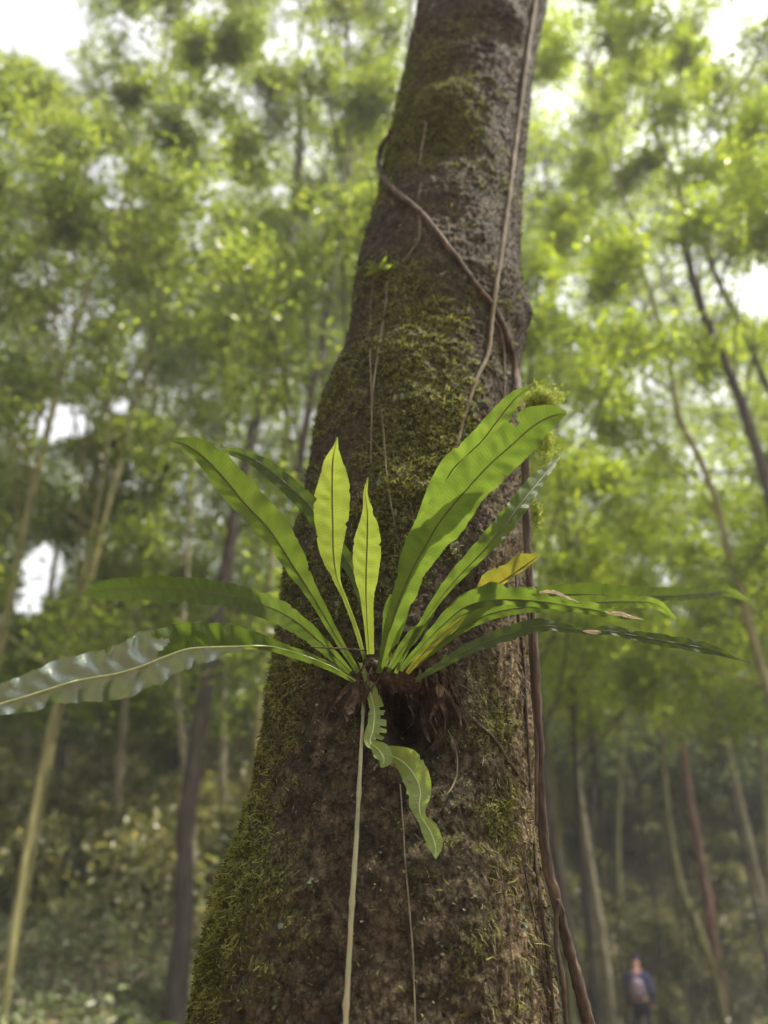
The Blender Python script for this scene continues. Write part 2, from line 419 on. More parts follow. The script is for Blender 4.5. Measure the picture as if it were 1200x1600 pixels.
# bumps (+) and hollows (-):  px, py, sigma (m), height (m)
BUMPS = [(642, 1125, 0.036, -0.11), (625, 1090, 0.032, -0.08), (668, 1170, 0.03, -0.03), (690, 120, 0.05, -0.02), (690, 215, 0.06, -0.035), (730, 40, 0.06, -0.02), (665, 240, 0.06, -0.02),
         (800, 30, 0.05, 0.03), (700, 150, 0.05, 0.018), (640, 175, 0.05, 0.015), (575, 420, 0.03, 0.012), (556, 440, 0.02, -0.02), (822, 490, 0.025, 0.014), (700, 330, 0.06, -0.015),
         (620, 560, 0.05, 0.015), (560, 640, 0.04, 0.015), (520, 780, 0.05, -0.014), (640, 640, 0.05, 0.015), (700, 470, 0.05, 0.01), (480, 1000, 0.05, 0.014), (620, 760, 0.04, 0.012),
         (760, 1180, 0.04, 0.012), (700, 1400, 0.06, 0.012), (470, 1300, 0.06, -0.012), (400, 1400, 0.05, 0.015), (600, 1480, 0.05, -0.01), (510, 1120, 0.04, -0.015), (555, 1090, 0.03, -0.02), (720, 930, 0.05, -0.012)]
BUMPS3 = [(smooth_hit(a, b), s, h) for a, b, s, h in BUMPS]
MOSSC = [(478, 800, .05, .9), (455, 870, .05, .8), (446, 950, .06, .9), (428, 1060, .06, 1.0), (414, 1150, .06, .9), (384, 1280, .06, 1.0), (345, 1410, .07, 1.2), (312, 1510, .07, 1.0), (545, 560, .05, .9), (562, 450, .05, .8), (590, 330, .07, .8), (612, 290, .08, .6), (505, 650, .06, .9), (680, 170, 0.16, 1.3), (620, 215, 0.12, 1.5), (650, 100, 0.14, 1.2), (600, 440, 0.08, 1.0), (650, 480, 0.12, 1.0), (640, 560, 0.14, .9), (700, 620, 0.10, .8), (520, 640, 0.08, .9), (640, 700, 0.10, 1.0), (700, 690, .07, .9),
         (500, 760, 0.05, .7), (640, 780, 0.09, .9), (590, 850, 0.10, .8), (470, 900, 0.07, .7), (500, 980, 0.07, .9), (450, 1050, 0.07, .9), (440, 1150, 0.06, .8), (400, 1250, 0.07, .8),
         (370, 1370, 0.08, 1.3), (340, 1440, 0.08, 1.2), (390, 1400, 0.06, 1.0), (320, 1540, 0.06, .9), (760, 1060, 0.04, .9), (770, 1130, 0.04, .9), (790, 1260, 0.06, .8), (770, 1300, 0.05, .8),
         (800, 1400, .05, .5), (740, 1480, .05, .4), (830, 1560, .05, .4), (720, 230, .09, .6), (770, 290, .09, .35), (660, 900, .05, .5), (560, 930, .05, .5)]
MOSS3 = [(smooth_hit(a, b), s, h) for a, b, s, h in MOSSC]

def trunk_rad(th, z):
    """radius at angle th (0 = towards the camera, + = right) and height z"""
    th = np.asarray(th, float); z = np.asarray(z, float)
    R0 = RZ(z)
    x = np.sin(th) * 0.33; y = -np.cos(th) * 0.33
    P = np.stack([CZ(z) + np.sin(th) * R0, YC - np.cos(th) * R0, z], -1)
    right = sstep(0.35, 0.95, th) * (1 - sstep(2.2, 2.6, th)) * (1 - sstep(2.0, 3.0, z))
    low = 1 - sstep(0.2, 1.0, z)
    d = 0.011 * fbm(x * 7, y * 7, z * 5, 3, 3) + (0.009 - 0.004 * sstep(1.9, 2.6, z)) * fbm(x * 28, y * 28, z * 24, 3, 21) + 0.0036 * fbm(x * 110, y * 110, z * 100, 2, 31)
    up = sstep(1.9, 2.6, z)
    d = d + (0.45 + 0.55 * up) * (1 - .75 * sstep(.1, .8, th)) * 0.0065 * (1 - np.abs(fbm(x * 9 + .3 * z, y * 9, z * 26, 3, 77))) ** 2          # crosswise mossy rolls higher up
    rid = 1 - np.abs(fbm(x * 38, y * 38, z * 2.2, 3, 55)) * 2
    d = d + right * (0.006 * rid - 0.002) + (1 - right) * 0.0022 * rid
    d = d + low * 0.06 * np.cos(th * 5 + 1.0)
    for C, s, h in BUMPS3:
        q = P - C
        e2 = (q[..., 0] ** 2 + q[..., 1] ** 2 + (q[..., 2] * 0.8) ** 2) / (2 * s * s)
        d = d + h * np.exp(-e2)
    d = d + moss_mask(P) * (0.0035 + 0.007 * np.clip(fbm(P[..., 0] * 45, P[..., 1] * 45, P[..., 2] * 55, 3, 101) + .3, 0, 1))
    return R0 + d
def moss_mask(P):
    m = np.zeros(P.shape[:-1])
    for C, s, h in MOSS3:
        q = P - C
        m = m + h * np.exp(-((q ** 2).sum(-1)) / (2 * s * s))
    nz = fbm(P[..., 0] * 16, P[..., 1] * 16, P[..., 2] * 20, 3, 91)
    nz2 = fbm(P[..., 0] * 55, P[..., 1] * 55, P[..., 2] * 70, 2, 95)
    return np.clip(m * 0.74 + nz * 0.75 + nz2 * 0.45 - 0.14, 0, 1)
def trunk_pt(th, z, off=0.0):
    r = trunk_rad(th, z) + off
    return np.stack([CZ(z) + np.sin(th) * r, YC - np.cos(th) * r, z + 0 * r], -1)
def surf(px, py, off=0.0):
    """where the view ray meets the displaced bark, pushed out by off"""
    r = ray(px, py); r = r / r[1]
    Ys = np.arange(0.95, 1.95, 0.0025)
    P = EYE + r[None] * Ys[:, None]
    dx = P[:, 0] - CZ(P[:, 2]); dy = P[:, 1] - YC
    th = np.arctan2(dx, -dy); dist = np.hypot(dx, dy) - trunk_rad(th, P[:, 2]) - off
    k = np.where(dist < 0)[0]
    if len(k): return P[k[0]]
    return P[np.argmin(dist)]
def surf_d(px, py, off=0.0):
    return project(surf(px, py, off))[2]

tree = empty('mossy_tree', (float(cc[0]), YC, 0), 'huge moss covered tree trunk filling the middle, carrying the fern', 'tree')
def make_trunk():
    th = np.concatenate([np.linspace(-1.75, 1.75, 500), np.linspace(1.75, 2 * np.pi - 1.75, 60)[1:-1]])
    z = np.concatenate([np.linspace(-0.25, 1.2, 50)[:-1], np.linspace(1.2, 3.2, 720)[:-1], np.linspace(3.2, 5.4, 380)[:-1], np.linspace(5.4, 12, 60)])
    T, Z = np.meshgrid(th, z, indexing='xy')
    P = trunk_pt(T, Z)
    nz, nth = P.shape[:2]
    mask = moss_mask(P)
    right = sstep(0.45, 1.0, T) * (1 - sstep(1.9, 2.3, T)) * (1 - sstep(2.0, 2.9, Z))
    tan_lit_mask = np.clip(right + 0.35 * fbm(P[..., 0] * 9, P[..., 1] * 9, P[..., 2] * 4, 3, 61), 0, 1)
    i, j = np.meshgrid(np.arange(nz - 1), np.arange(nth), indexing='ij')
    j2 = (j + 1) % nth
    F = np.stack([i * nth + j, i * nth + j2, (i + 1) * nth + j2, (i + 1) * nth + j], -1).reshape(-1, 4)
    m, n, l = newmat('mossy bark')
    out = N(n, 'ShaderNodeOutputMaterial'); tc = N(n, 'ShaderNodeTexCoord')
    a = N(n, 'ShaderNodeTexNoise', Scale=30.0, Detail=8.0, Roughness=0.7); l.new(tc.outputs['Object'], a.inputs['Vector'])
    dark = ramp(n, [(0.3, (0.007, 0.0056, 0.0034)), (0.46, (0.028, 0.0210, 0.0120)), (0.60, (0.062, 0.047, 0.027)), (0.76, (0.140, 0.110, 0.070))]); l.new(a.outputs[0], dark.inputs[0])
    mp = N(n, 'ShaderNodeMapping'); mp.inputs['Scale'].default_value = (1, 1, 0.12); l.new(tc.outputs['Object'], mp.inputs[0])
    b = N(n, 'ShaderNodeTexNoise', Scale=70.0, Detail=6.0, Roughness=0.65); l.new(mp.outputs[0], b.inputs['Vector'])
    tan_lit = ramp(n, [(0.34, (0.022, 0.016, 0.009)), (0.5, (0.095, 0.068, 0.037)), (0.7, (0.25, 0.185, 0.105))]); l.new(b.outputs[0], tan_lit.inputs[0])  # drier tan bark, lightened further to paint sunlight on the right flank
    gr = N(n, 'ShaderNodeTexNoise', Scale=260.0, Detail=5.0, Roughness=0.8); l.new(tc.outputs['Object'], gr.inputs['Vector'])
    wv = n.new('ShaderNodeVectorMath'); wv.operation = 'MULTIPLY_ADD'; wv.inputs[1].default_value = (.05, .05, .05)
    l.new(a.outputs['Color'], wv.inputs[0]); l.new(tc.outputs['Object'], wv.inputs[2])
    mp2 = N(n, 'ShaderNodeMapping'); mp2.inputs['Scale'].default_value = (1, 1, 0.55); l.new(wv.outputs[0], mp2.inputs[0])
    vo = N(n, 'ShaderNodeTexVoronoi', Scale=62.0, feature='DISTANCE_TO_EDGE'); l.new(mp2.outputs[0], vo.inputs['Vector'])
    crk = n.new('ShaderNodeMapRange'); crk.inputs['From Max'].default_value = 0.09; l.new(vo.outputs['Distance'], crk.inputs['Value'])
    grr = n.new('ShaderNodeMapRange'); grr.inputs['From Min'].default_value = .3; grr.inputs['From Max'].default_value = .7; grr.inputs['To Min'].default_value = .35; grr.inputs['To Max'].default_value = 1.75; l.new(gr.outputs[0], grr.inputs['Value'])
    cr2 = n.new('ShaderNodeMapRange'); cr2.inputs['To Min'].default_value = .45; l.new(crk.outputs[0], cr2.inputs['Value'])
    gm = N(n, 'ShaderNodeMath', operation='MULTIPLY'); l.new(grr.outputs[0], gm.inputs[0]); l.new(cr2.outputs[0], gm.inputs[1])
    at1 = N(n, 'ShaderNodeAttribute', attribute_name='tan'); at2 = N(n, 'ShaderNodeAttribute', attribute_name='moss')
    m1 = N(n, 'ShaderNodeMix', data_type='RGBA'); l.new(at1.outputs['Fac'], m1.inputs[0]); l.new(dark.outputs[0], m1.inputs[6]); l.new(tan_lit.outputs[0], m1.inputs[7])
    c = N(n, 'ShaderNodeTexNoise', Scale=130.0, Detail=4.0); l.new(tc.outputs['Object'], c.inputs['Vector'])
    mo = ramp(n, [(0.3, (0.010, 0.010, 0.004)), (0.48, (0.038, 0.039, 0.010)), (0.66, (0.125, 0.122, 0.032))]); l.new(c.outputs[0], mo.inputs[0])
    m2 = N(n, 'ShaderNodeMix', data_type='RGBA'); l.new(at2.outputs['Fac'], m2.inputs[0]); l.new(m1.outputs[2], m2.inputs[6]); l.new(mo.outputs[0], m2.inputs[7])
    # lichen crusts low on the trunk
    lv = N(n, 'ShaderNodeTexNoise', Scale=34.0, Detail=3.0, Roughness=0.5); mpl = N(n, 'ShaderNodeMapping'); mpl.inputs['Location'].default_value = (3, 1, 7)
    l.new(tc.outputs['Object'], mpl.inputs[0]); l.new(mpl.outputs[0], lv.inputs['Vector'])
    lr = ramp(n, [(0.70, (0, 0, 0)), (0.73, (1, 1, 1))]); l.new(lv.outputs[0], lr.inputs[0])
    m3 = N(n, 'ShaderNodeMix', data_type='RGBA'); l.new(lr.outputs[0], m3.inputs[0]); l.new(m2.outputs[2], m3.inputs[6]); m3.inputs[7].default_value = (0.16, 0.20, 0.13, 1)
    p = N(n, 'ShaderNodeBsdfPrincipled', Roughness=0.85); p.inputs['Specular IOR Level'].default_value = 0.12
    sc_ = n.new('ShaderNodeVectorMath'); sc_.operation = 'SCALE'; l.new(m3.outputs[2], sc_.inputs[0]); l.new(gm.outputs[0], sc_.inputs['Scale'])
    l.new(sc_.outputs[0], p.inputs['Base Color'])
    bp = N(n, 'ShaderNodeBump', Strength=1.0, Distance=0.007); l.new(a.outputs[0], bp.inputs['Height'])
    bq = N(n, 'ShaderNodeBump', Strength=0.9, Distance=0.004); l.new(c.outputs[0], bq.inputs['Height']); l.new(bp.outputs[0], bq.inputs['Normal'])
    br_ = N(n, 'ShaderNodeBump', Strength=0.7, Distance=0.003); l.new(crk.outputs[0], br_.inputs['Height']); l.new(bq.outputs[0], br_.inputs['Normal'])
    bs = N(n, 'ShaderNodeBump', Strength=0.9, Distance=0.0015); l.new(gr.outputs[0], bs.inputs['Height']); l.new(br_.outputs[0], bs.inputs['Normal'])
    l.new(bs.outputs[0], p.inputs['Normal']); l.new(p.outputs[0], out.inputs['Surface'])
    mesh_obj('trunk', P.reshape(-1, 3), F, m, tree, attrs={'moss': mask.ravel(), 'tan': tan_lit_mask.ravel()})
make_trunk()

def strands(base, dirs, length, width, seg=3, curl=0.5, droop=0.4, r=rng):
    """thin tapering curved ribbons: base (n,3), dirs (n,3) unit"""
    n = len(base)
    rv = r.normal(size=(n, 3)); side = np.cross(dirs, rv); side /= np.linalg.norm(side, axis=1)[:, None] + 1e-9
    P = [base]; d = dirs.copy(); bend = r.normal(size=(n, 3)) * curl
    L = np.broadcast_to(length, (n,))
    for k in range(seg):
        d = d + bend / seg + np.array([0, 0, -droop / seg]); d /= np.linalg.norm(d, axis=1)[:, None]
        P.append(P[-1] + d * (L / seg)[:, None])
    P = np.stack(P, 1)                                  # n, seg+1, 3
    wd = np.array([1.0, 0.95, 0.7, 0.25, 0.15])[np.minimum(np.arange(seg + 1), 4)]
    W = np.broadcast_to(width, (n,))[:, None] * wd[None] * 0.5
    A = P - side[:, None] * W[..., None]; B = P + side[:, None] * W[..., None]
    V = np.stack([A, B], 2).reshape(-1, 3)              # (n, seg+1, 2)
    k = np.arange(n)[:, None] * (seg + 1) * 2 + np.arange(seg)[None] * 2
    F = np.stack([k, k + 1, k + 3, k + 2], -1).reshape(-1, 4)
    return V, F

def make_moss():
    n0 = 520000
    th = rng.uniform(-1.7, 1.7, n0); z = 1.25 + 4.0 * rng.random(n0) ** 1.25
    P = trunk_pt(th, z, -0.001)
    m = moss_mask(P)
    cl = sstep(-.1, .35, fbm(P[:, 0] * 60, P[:, 1] * 60, P[:, 2] * 85, 2, 121))
    keep = rng.random(n0) < np.clip((m - 0.22) * 1.3, 0, 1) * (0.10 + 0.85 * cl) + 0.008
    th, z, P, m = th[keep], z[keep], P[keep], m[keep]
    n = len(P)
    nrm = np.stack([np.sin(th), -np.cos(th), np.zeros(n)], -1)
    d = nrm * 1.0 + rng.normal(size=(n, 3)) * 0.75 + np.array([0, 0, 0.05]); d /= np.linalg.norm(d, axis=1)[:, None]
    ln = rng.uniform(0.003, 0.009, n) + 0.012 * rng.random(n) ** 4
    V, F = strands(P, d, ln, rng.uniform(0.0014, 0.0032, n), 2, 0.9, 0.5)
    o = mesh_obj('moss', V, F, M_moss, tree, smooth=False); tag(o, kind='stuff')
    # long trailing wisps
    cs = [(345, 1440, 620, .07), (370, 1370, 520, .06), (340, 1520, 260, .05), (395, 1290, 320, .05), (425, 1150, 360, .06), (450, 1050, 300, .06), (470, 930, 260, .06), (500, 780, 200, .06), (640, 740, 380, .06),
          (620, 800, 300, .05), (690, 720, 160, .04), (600, 880, 200, .05), (500, 1000, 180, .05), (760, 1070, 160, .04), (780, 1130, 120, .03), (790, 1260, 160, .05), (800, 1330, 140, .06), (820, 1500, 90, .07), (760, 1450, 80, .08), (520, 650, 160, .06), (575, 430, 100, .04)]
    BB, DD, LL = [], [], []
    for px, py, k, s in cs:
        C = smooth_hit(px, py)
        thc = math.atan2(C[0] - CZ(C[2]), YC - C[1])
        t2 = thc + rng.normal(size=k) * s / 0.33; z2 = C[2] + rng.normal(size=k) * s * 1.1
        BB.append(trunk_pt(t2, z2, -0.001))
        nn = np.stack([np.sin(t2), -np.cos(t2), np.zeros(k)], -1)
        d = nn * 0.8 + rng.normal(size=(k, 3)) * 0.8 + np.array([0.25, 0, 0.1]); DD.append(d / np.linalg.norm(d, axis=1)[:, None])
        LL.append(rng.uniform(0.010, 0.034, k) * (0.75 if py < 1250 else 1))
    BB, DD, LL = np.concatenate(BB), np.concatenate(DD), np.concatenate(LL)
    V, F = strands(BB, DD, LL, rng.uniform(0.0014, 0.0030, len(BB)), 4, 1.3, 0.9)
    o = mesh_obj('trailing_moss', V, F, M_moss, tree, smooth=False); tag(o, kind='stuff')
    # bark chips over the whole trunk
    k = 16000
    t2 = rng.uniform(-1.6, 1.6, k); z2 = rng.uniform(1.25, 4.8, k)
    d = np.stack([np.sin(t2), -np.cos(t2), np.zeros(k)], -1) * .25 + rng.normal(size=(k, 3)) * .5; d /= np.linalg.norm(d, axis=1)[:, None]
    V, F = strands(trunk_pt(t2, z2, 0.0), d, rng.uniform(0.003, 0.009, k), rng.uniform(0.002, 0.006, k), 2, 0.3, 0.2)
    cm_ = leaf_mat('bark chip', [(0.010, 0.008, 0.005), (0.03, 0.023, 0.014), (0.06, 0.047, 0.028), (0.12, 0.10, 0.065)], .05, .85, (1, 1, 1), .1)
    o = mesh_obj('bark_chips', V, F, cm_, tree, smooth=False); tag(o, kind='stuff')
    # bark flakes and fibres on the dry right flank
    k = 2600
    t2 = rng.uniform(0.5, 1.45, k); z2 = rng.uniform(1.3, 2.5, k)
    d = np.stack([np.sin(t2), -np.cos(t2), np.zeros(k)], -1) * 0.35 + rng.normal(size=(k, 3)) * 0.35 + np.array([0, 0, -0.9]); d /= np.linalg.norm(d, axis=1)[:, None]
    V, F = strands(trunk_pt(t2, z2, 0.0), d, rng.uniform(0.008, 0.03, k), rng.uniform(0.0009, 0.0016, k), 3, 0.5, 0.2)
    o = mesh_obj('bark_fibre', V, F, M_vine_pale, tree, smooth=False); tag(o, kind='stuff')
make_moss()

# ------------------------------------------------------------------ vines and aerial roots on the trunk
def vine(name, pts, mat, label, cat, group=None, off=None, wob=0.25, n=None, seed=1, sides=10):
    """pts: (px, py, width_px[, offset or depth mode])"""
    P, W = [], []
    for q in pts:
        px, py, wpx = q[:3]
        if len(q) > 3 and q[3] is not None: p = at(px, py, q[3])
        else:
            o_ = 0.5 * wpx / FPX * 1.6
            p = surf(px, py, o_ if off is None else off)
        P.append(p); W.append(wpx / FPX * project(p)[2] * (0.36 if wpx < 4.6 else 0.46))
    n = n or len(pts) * 10
    Q = catmull(P, n); Wq = catmull(np.array(W)[:, None], n)[:, 0]
    Q = Q + 0.0012 * np.stack([fbm(Q[:, 2] * 18, seed, 0, 2, 5), fbm(Q[:, 2] * 18, seed + 4, 0, 2, 6), 0 * Q[:, 2]], -1)
    V, F, U = tube(Q, np.maximum(Wq, 0.0004), sides, wob, seed)
    o = mesh_obj(name, V, F, mat, None, uv=U)
    return tag(o, label, cat, group)
bark_strips = [(835, 640), (0, 0)]
vine('woody_liana', [(612, 205, 8, 2.05), (594, 235, 9), (592, 258, 9), (602, 282, 9), (625, 305, 10), (660, 335, 10), (700, 385, 10), (740, 440, 10), (775, 487, 11), (793, 530, 11), (806, 585, 12), (815, 640, 13, 1.86),
        (820, 700, 13, 1.80), (822, 780, 13, 1.72), (824, 860, 12, 1.66), (832, 960, 12, 1.60), (838, 1050, 13, 1.54), (842, 1150, 14, 1.49), (845, 1250, 16, 1.45), (851, 1325, 17, 1.42), (867, 1400, 18, 1.39), (888, 1480, 19, 1.36), (909, 1560, 21, 1.33), (927, 1630, 22, 1.31), (985, 1850, 30, 1.24)],
     bark_mat('liana bark', (0.016, 0.012, 0.008), (0.055, 0.036, 0.024), (0.16, 0.105, 0.065), 38, 0.012, 0.16), 'thick woody liana crossing the trunk and running down its right edge as a strut', 'vine', seed=3, wob=0.28, n=420, sides=18)
vine('climbing_vine', [(842, -60, 8), (836, 0, 8), (823, 90, 8), (805, 230, 8), (790, 350, 8), (775, 450, 8), (768, 500, 8), (763, 550, 7), (740, 605, 6), (715, 690, 6), (690, 760, 5), (676, 800, 3)], M_vine_pale,
     'long pale straight vine from the top right of the trunk down to the fern', 'vine', seed=5)
vine('climbing_vine', [(768, 492, 5), (784, 525, 5), (789, 580, 4), (788, 640, 4), (795, 700, 3)], M_vine_pale, 'short vine offshoot curving beside the dark liana above the fern', 'vine', seed=6)
vine('climbing_vine', [(764, 550, 4), (775, 585, 4), (786, 622, 4), (800, 660, 3)], M_vine, 'thin forked vine leaving the pale vine towards the liana', 'vine', seed=7)
vine('aerial_root', [(666, 192, 4), (656, 255, 4), (655, 330, 4), (655, 370, 4), (640, 395, 4), (618, 430, 4), (604, 470, 4), (592, 545, 4), (582, 625, 4), (580, 720, 3), (580, 750, 2)], M_string, 'longest thin root hanging from the mossy top down the left face', 'root', 'thin roots hanging on the trunk', seed=8)
vine('aerial_root', [(606, 440, 3), (598, 520, 3), (592, 600, 3), (598, 660, 3), (607, 760, 3), (622, 850, 2)], M_string, 'thin root running to the gap between the bright fronds and the big right frond', 'root', 'thin roots hanging on the trunk', seed=9)
vine('aerial_root', [(585, 430, 3), (579, 480, 3), (579, 560, 3), (581, 640, 3)], M_string, 'short thin root left of the longest one below the small yellow fern', 'root', 'thin roots hanging on the trunk', seed=10)
vine('aerial_root', [(580, 683, 2.5), (600, 712, 2.5), (622, 740, 2.5), (640, 785, 2.5), (650, 830, 2)], M_string, 'thin root slanting right through the moss above the fern', 'root', 'thin roots hanging on the trunk', seed=11)
vine('aerial_root', [(625, 1225, 3), (630, 1300, 3), (638, 1400, 3), (645, 1500, 3), (649, 1640, 3)], M_string, 'hair thin root hanging below the drooping frond to the bottom edge', 'root', 'thin roots hanging on the trunk', off=0.006, seed=12)
vine('hanging_root', [(716, 1100, 4), (745, 1128, 5), (768, 1150, 5), (795, 1190, 6), (822, 1228, 5)], M_fibre, 'brown root slanting right from the fern base down the bark', 'root', seed=13)
vine('hanging_root', [(700, 1140, 3), (712, 1170, 4), (713, 1210, 4), (703, 1236, 4), (690, 1245, 3)], M_vine_pale, 'hooked pale root curling under the fern root ball', 'root', off=0.012, seed=14)
for (pts, lab, sd_) in (([(818, 690, 7, 1.78), (822, 790, 6, 1.71), (829, 890, 6, 1.64), (826, 980, 5, 1.58), (833, 1080, 6, 1.53), (838, 1180, 6, 1.47), (838, 1290, 7, 1.43)], 'dark root strand pressed between the liana and bark on the right edge', 21),
                   ([(806, 880, 5), (810, 960, 5), (818, 1040, 6), (822, 1120, 5), (828, 1230, 5), (836, 1330, 6), (846, 1420, 6), (858, 1510, 7), (866, 1640, 8)], 'thin brown root strand down the sunlit right flank beside the liana', 22),
                   ([(872, 1405, 7, 1.37), (868, 1470, 8, 1.35), (879, 1530, 10, 1.33), (884, 1580, 9, 1.32), (884, 1680, 10, 1.3)], 'crooked dark root bridging trunk and liana at the bottom right', 23)):
    vine('root_strand', pts, M_vine, lab, 'root', 'root strands along the right edge', seed=sd_, wob=0.5)
for q in ([(843, 1240, 2), (825, 1275, 2), (818, 1330, 2), (822, 1400, 2)], [(810, 1300, 3), (822, 1370, 3), (838, 1450, 3), (850, 1540, 3), (858, 1640, 3)], [(776, 1330, 2), (790, 1410, 2), (800, 1500, 2), (815, 1640, 2)]):
    vine('bark_rootlet', q, M_vine, {843: 'fine rootlet looping from the liana onto the brown bark', 810: 'longest fine rootlet creeping down the brown bark beside the liana foot', 776: 'leftmost fine rootlet low on the sunlit brown bark'}[q[0][0]], 'root', 'fine rootlets on the lower right bark', seed=int(q[0][0]))
# flat pale ribbon stem hanging from the fern
def ribbon():
    pts = [(566, 1062, 5), (567, 1120, 6), (564, 1180, 7), (559, 1270, 8), (553, 1370, 9), (548, 1450, 10), (543, 1540, 10), (537, 1650, 11)]
    P = np.array([surf(a, b, 0.022) for a, b, _ in pts]); W = np.array([c / FPX * project(p)[2] * 0.5 for (_, _, c), p in zip(pts, P)])
    Q = catmull(P, 90); Wq = catmull(W[:, None], 90)[:, 0]
    Wq = Wq * 0.85 * (1 + .35 * np.exp(-((np.arange(90) % 23 - 11) / 1.2) ** 2)); V, F, U = tube(Q, Wq, 8, 0.25, 3)
    # flatten front to back
    c = np.vstack([np.repeat(Q, 8, 0), Q[0], Q[-1]]); V[:, 1] = c[:, 1] + (V[:, 1] - c[:, 1]) * 0.35
    m, n, l = newmat('ribbon stem'); out = N(n, 'ShaderNodeOutputMaterial'); tc = N(n, 'ShaderNodeTexCoord')
    a = N(n, 'ShaderNodeTexNoise', Scale=16.0, Detail=9.0, Roughness=0.75); l.new(tc.outputs['Object'], a.inputs['Vector'])
    r = ramp(n, [(0.35, (0.09, 0.10, 0.035)), (0.52, (0.17, 0.175, 0.08)), (0.66, (0.22, 0.13, 0.07))]); l.new(a.outputs[0], r.inputs[0])
    p = N(n, 'ShaderNodeBsdfPrincipled', Roughness=0.5); l.new(r.outputs[0], p.inputs['Base Color']); l.new(p.outputs[0], out.inputs['Surface'])
    tag(mesh_obj('dangling_vine', V, F, m, uv=U), 'flat pale green stem hanging straight down the dark bark', 'vine')
ribbon()

# ------------------------------------------------------------------ the bird's nest fern
fb = surf(600, 1075, 0.03)
fern = empty('nest_fern', tuple(fb), 'big fern with long strap fronds growing on the mossy trunk', 'fern')
CAMF = np.array([0, CP, SP])
def frond(pts, mat, rib_mat, name='frond', label=None, tilt=0.0, fold=0.12, wave=0.10, seed=0, n=130, m=12, off_mode=False, ribw=1.0, ragged=0.07, teeth=None, comb=None, wfreq=3.0, buckle=0.06, blen=0.03, mat2=None):
    """pts: px, py, depth (or offset from bark when off_mode), half-width left, half-width right (px)"""
    P, W = [], []
    for (px, py, d, wa, wb) in pts:
        p = surf(px, py, d) if off_mode else at(px, py, d)
        P.append(p); dd = project(p)[2]
        W.append((wa * dd / FPX, wb * dd / FPX))
    P = catmull(P, n); W = np.maximum(catmull(W, n), 0.0002)
    T = np.gradient(P, axis=0); ds = np.linalg.norm(T, axis=1); T /= ds[:, None]
    ln = np.concatenate([[0], np.cumsum(np.linalg.norm(np.diff(P, axis=0), axis=1))])
    vdir = P - EYE; vdir /= np.linalg.norm(vdir, axis=1)[:, None]
    S = np.cross(vdir, T)                      # towards the left of travel, seen from the camera
    S = -S if np.dot(np.cross(T[n // 2], S[n // 2]), vdir[n // 2]) > 0 else S
    S /= np.linalg.norm(S, axis=1)[:, None]
    a = math.radians(tilt)
    Nn = np.cross(S, T); Nn /= np.linalg.norm(Nn, axis=1)[:, None]
    sg = np.sign(np.sum(Nn * -vdir, axis=1)); Nn = Nn * sg[:, None]      # normal that faces the camera
    sunv = np.array(sd)
    a = abs(a)
    def turn(b): return S * math.cos(b) + Nn * math.sin(b), Nn * math.cos(b) - S * math.sin(b)
    e1, e2 = float((turn(a)[1] @ sunv).mean()), float((turn(-a)[1] @ sunv).mean())
    if (e1 > e2) == (tilt > 0): a = -a          # positive tilt: the upper face turns to the sun, away from the eye
    S2, N2 = turn(a)
    ca = 1 / max(math.cos(a), 0.4)
    v = np.linspace(-1, 1, 2 * m + 1)
    V = np.zeros((n, 2 * m + 1, 3))
    for k, vv in enumerate(v):
        wdt = (W[:, 0] if vv > 0 else W[:, 1]) * ca
        e = np.abs(vv)
        sd3 = 1 if vv > 0 else 7
        nib = sstep(0.42, 0.62, fbm(ln * 75, seed * 2.3 + sd3, 0, 2, seed + 13))
        jag = 1 + (ragged * fbm(ln * 45, seed * 3.1 + sd3, 0, 3, seed) + 0.5 * ragged * fbm(ln * 190, seed + sd3, 0, 2, seed + 3) - 2.2 * ragged * nib) * e
        if comb is not None and vv > 0:
            fu = np.linspace(0, 1, n); inn = (fu > comb[0]) & (fu < comb[1])
            tri = np.abs(((fu - comb[0]) / (comb[1] - comb[0]) * comb[2]) % 1.0 - .35)
            jag = jag * (1 - np.where(inn, comb[3] * (tri < .2) * e ** .5, 0))
        wmean = (W[:, 0] + W[:, 1]) * 0.5
        ph = ln / (0.03 + 2 * wmean.max()) * wfreq * 2 * np.pi / 2
        wv = wave * wmean * e ** 1.6 * (np.sin(ph + (0 if vv > 0 else 2.0) + seed) + 0.8 * fbm(ln * 38, seed + (3 if vv > 0 else 9), 0, 2, seed + 3) * 2)
        sl2 = ln - 0.5 * e * wdt + 0.010 * fbm(ln * 22, seed + (2 if vv > 0 else 8), 0, 2, seed + 7)
        wv = wv + buckle * wmean * np.sin(np.pi * min(e * 1.15, 1.0)) * np.sin(2 * np.pi * sl2 / blen + (0 if vv > 0 else 1.7)) * (0.4 + 0.9 * np.abs(fbm(ln * 16, seed + 30 + vv * .5, 0, 2, seed + 9)))
        V[:, k] = P + S2 * (np.sign(vv) * e * wdt * jag)[:, None] + N2 * (fold * e * wdt - 0.25 * fold * e * e * wdt + wv)[:, None]
    U = np.stack([np.repeat(ln, 2 * m + 1), np.tile(v, n)], -1)
    i, j = np.meshgrid(np.arange(n - 1), np.arange(2 * m), indexing='ij')
    c = 2 * m + 1
    F = np.stack([i * c + j, i * c + j + 1, (i + 1) * c + j + 1, (i + 1) * c + j], -1)
    if teeth is not None:
        keepm = np.ones((n - 1, 2 * m), bool)
        for (ua, ub, va, vb) in teeth:
            f = np.linspace(0, 1, n - 1)
            ii = np.where((f >= ua) & (f <= ub))[0]; jj = np.where((v[:-1] >= va) & (v[:-1] < vb))[0]
            keepm[np.ix_(ii, jj)] = False
        F = F[keepm]
    F = F.reshape(-1, 4)
    o = mesh_obj(name, V.reshape(-1, 3), F, mat if mat2 is None else [mat, mat2[0]], fern, uv=U)
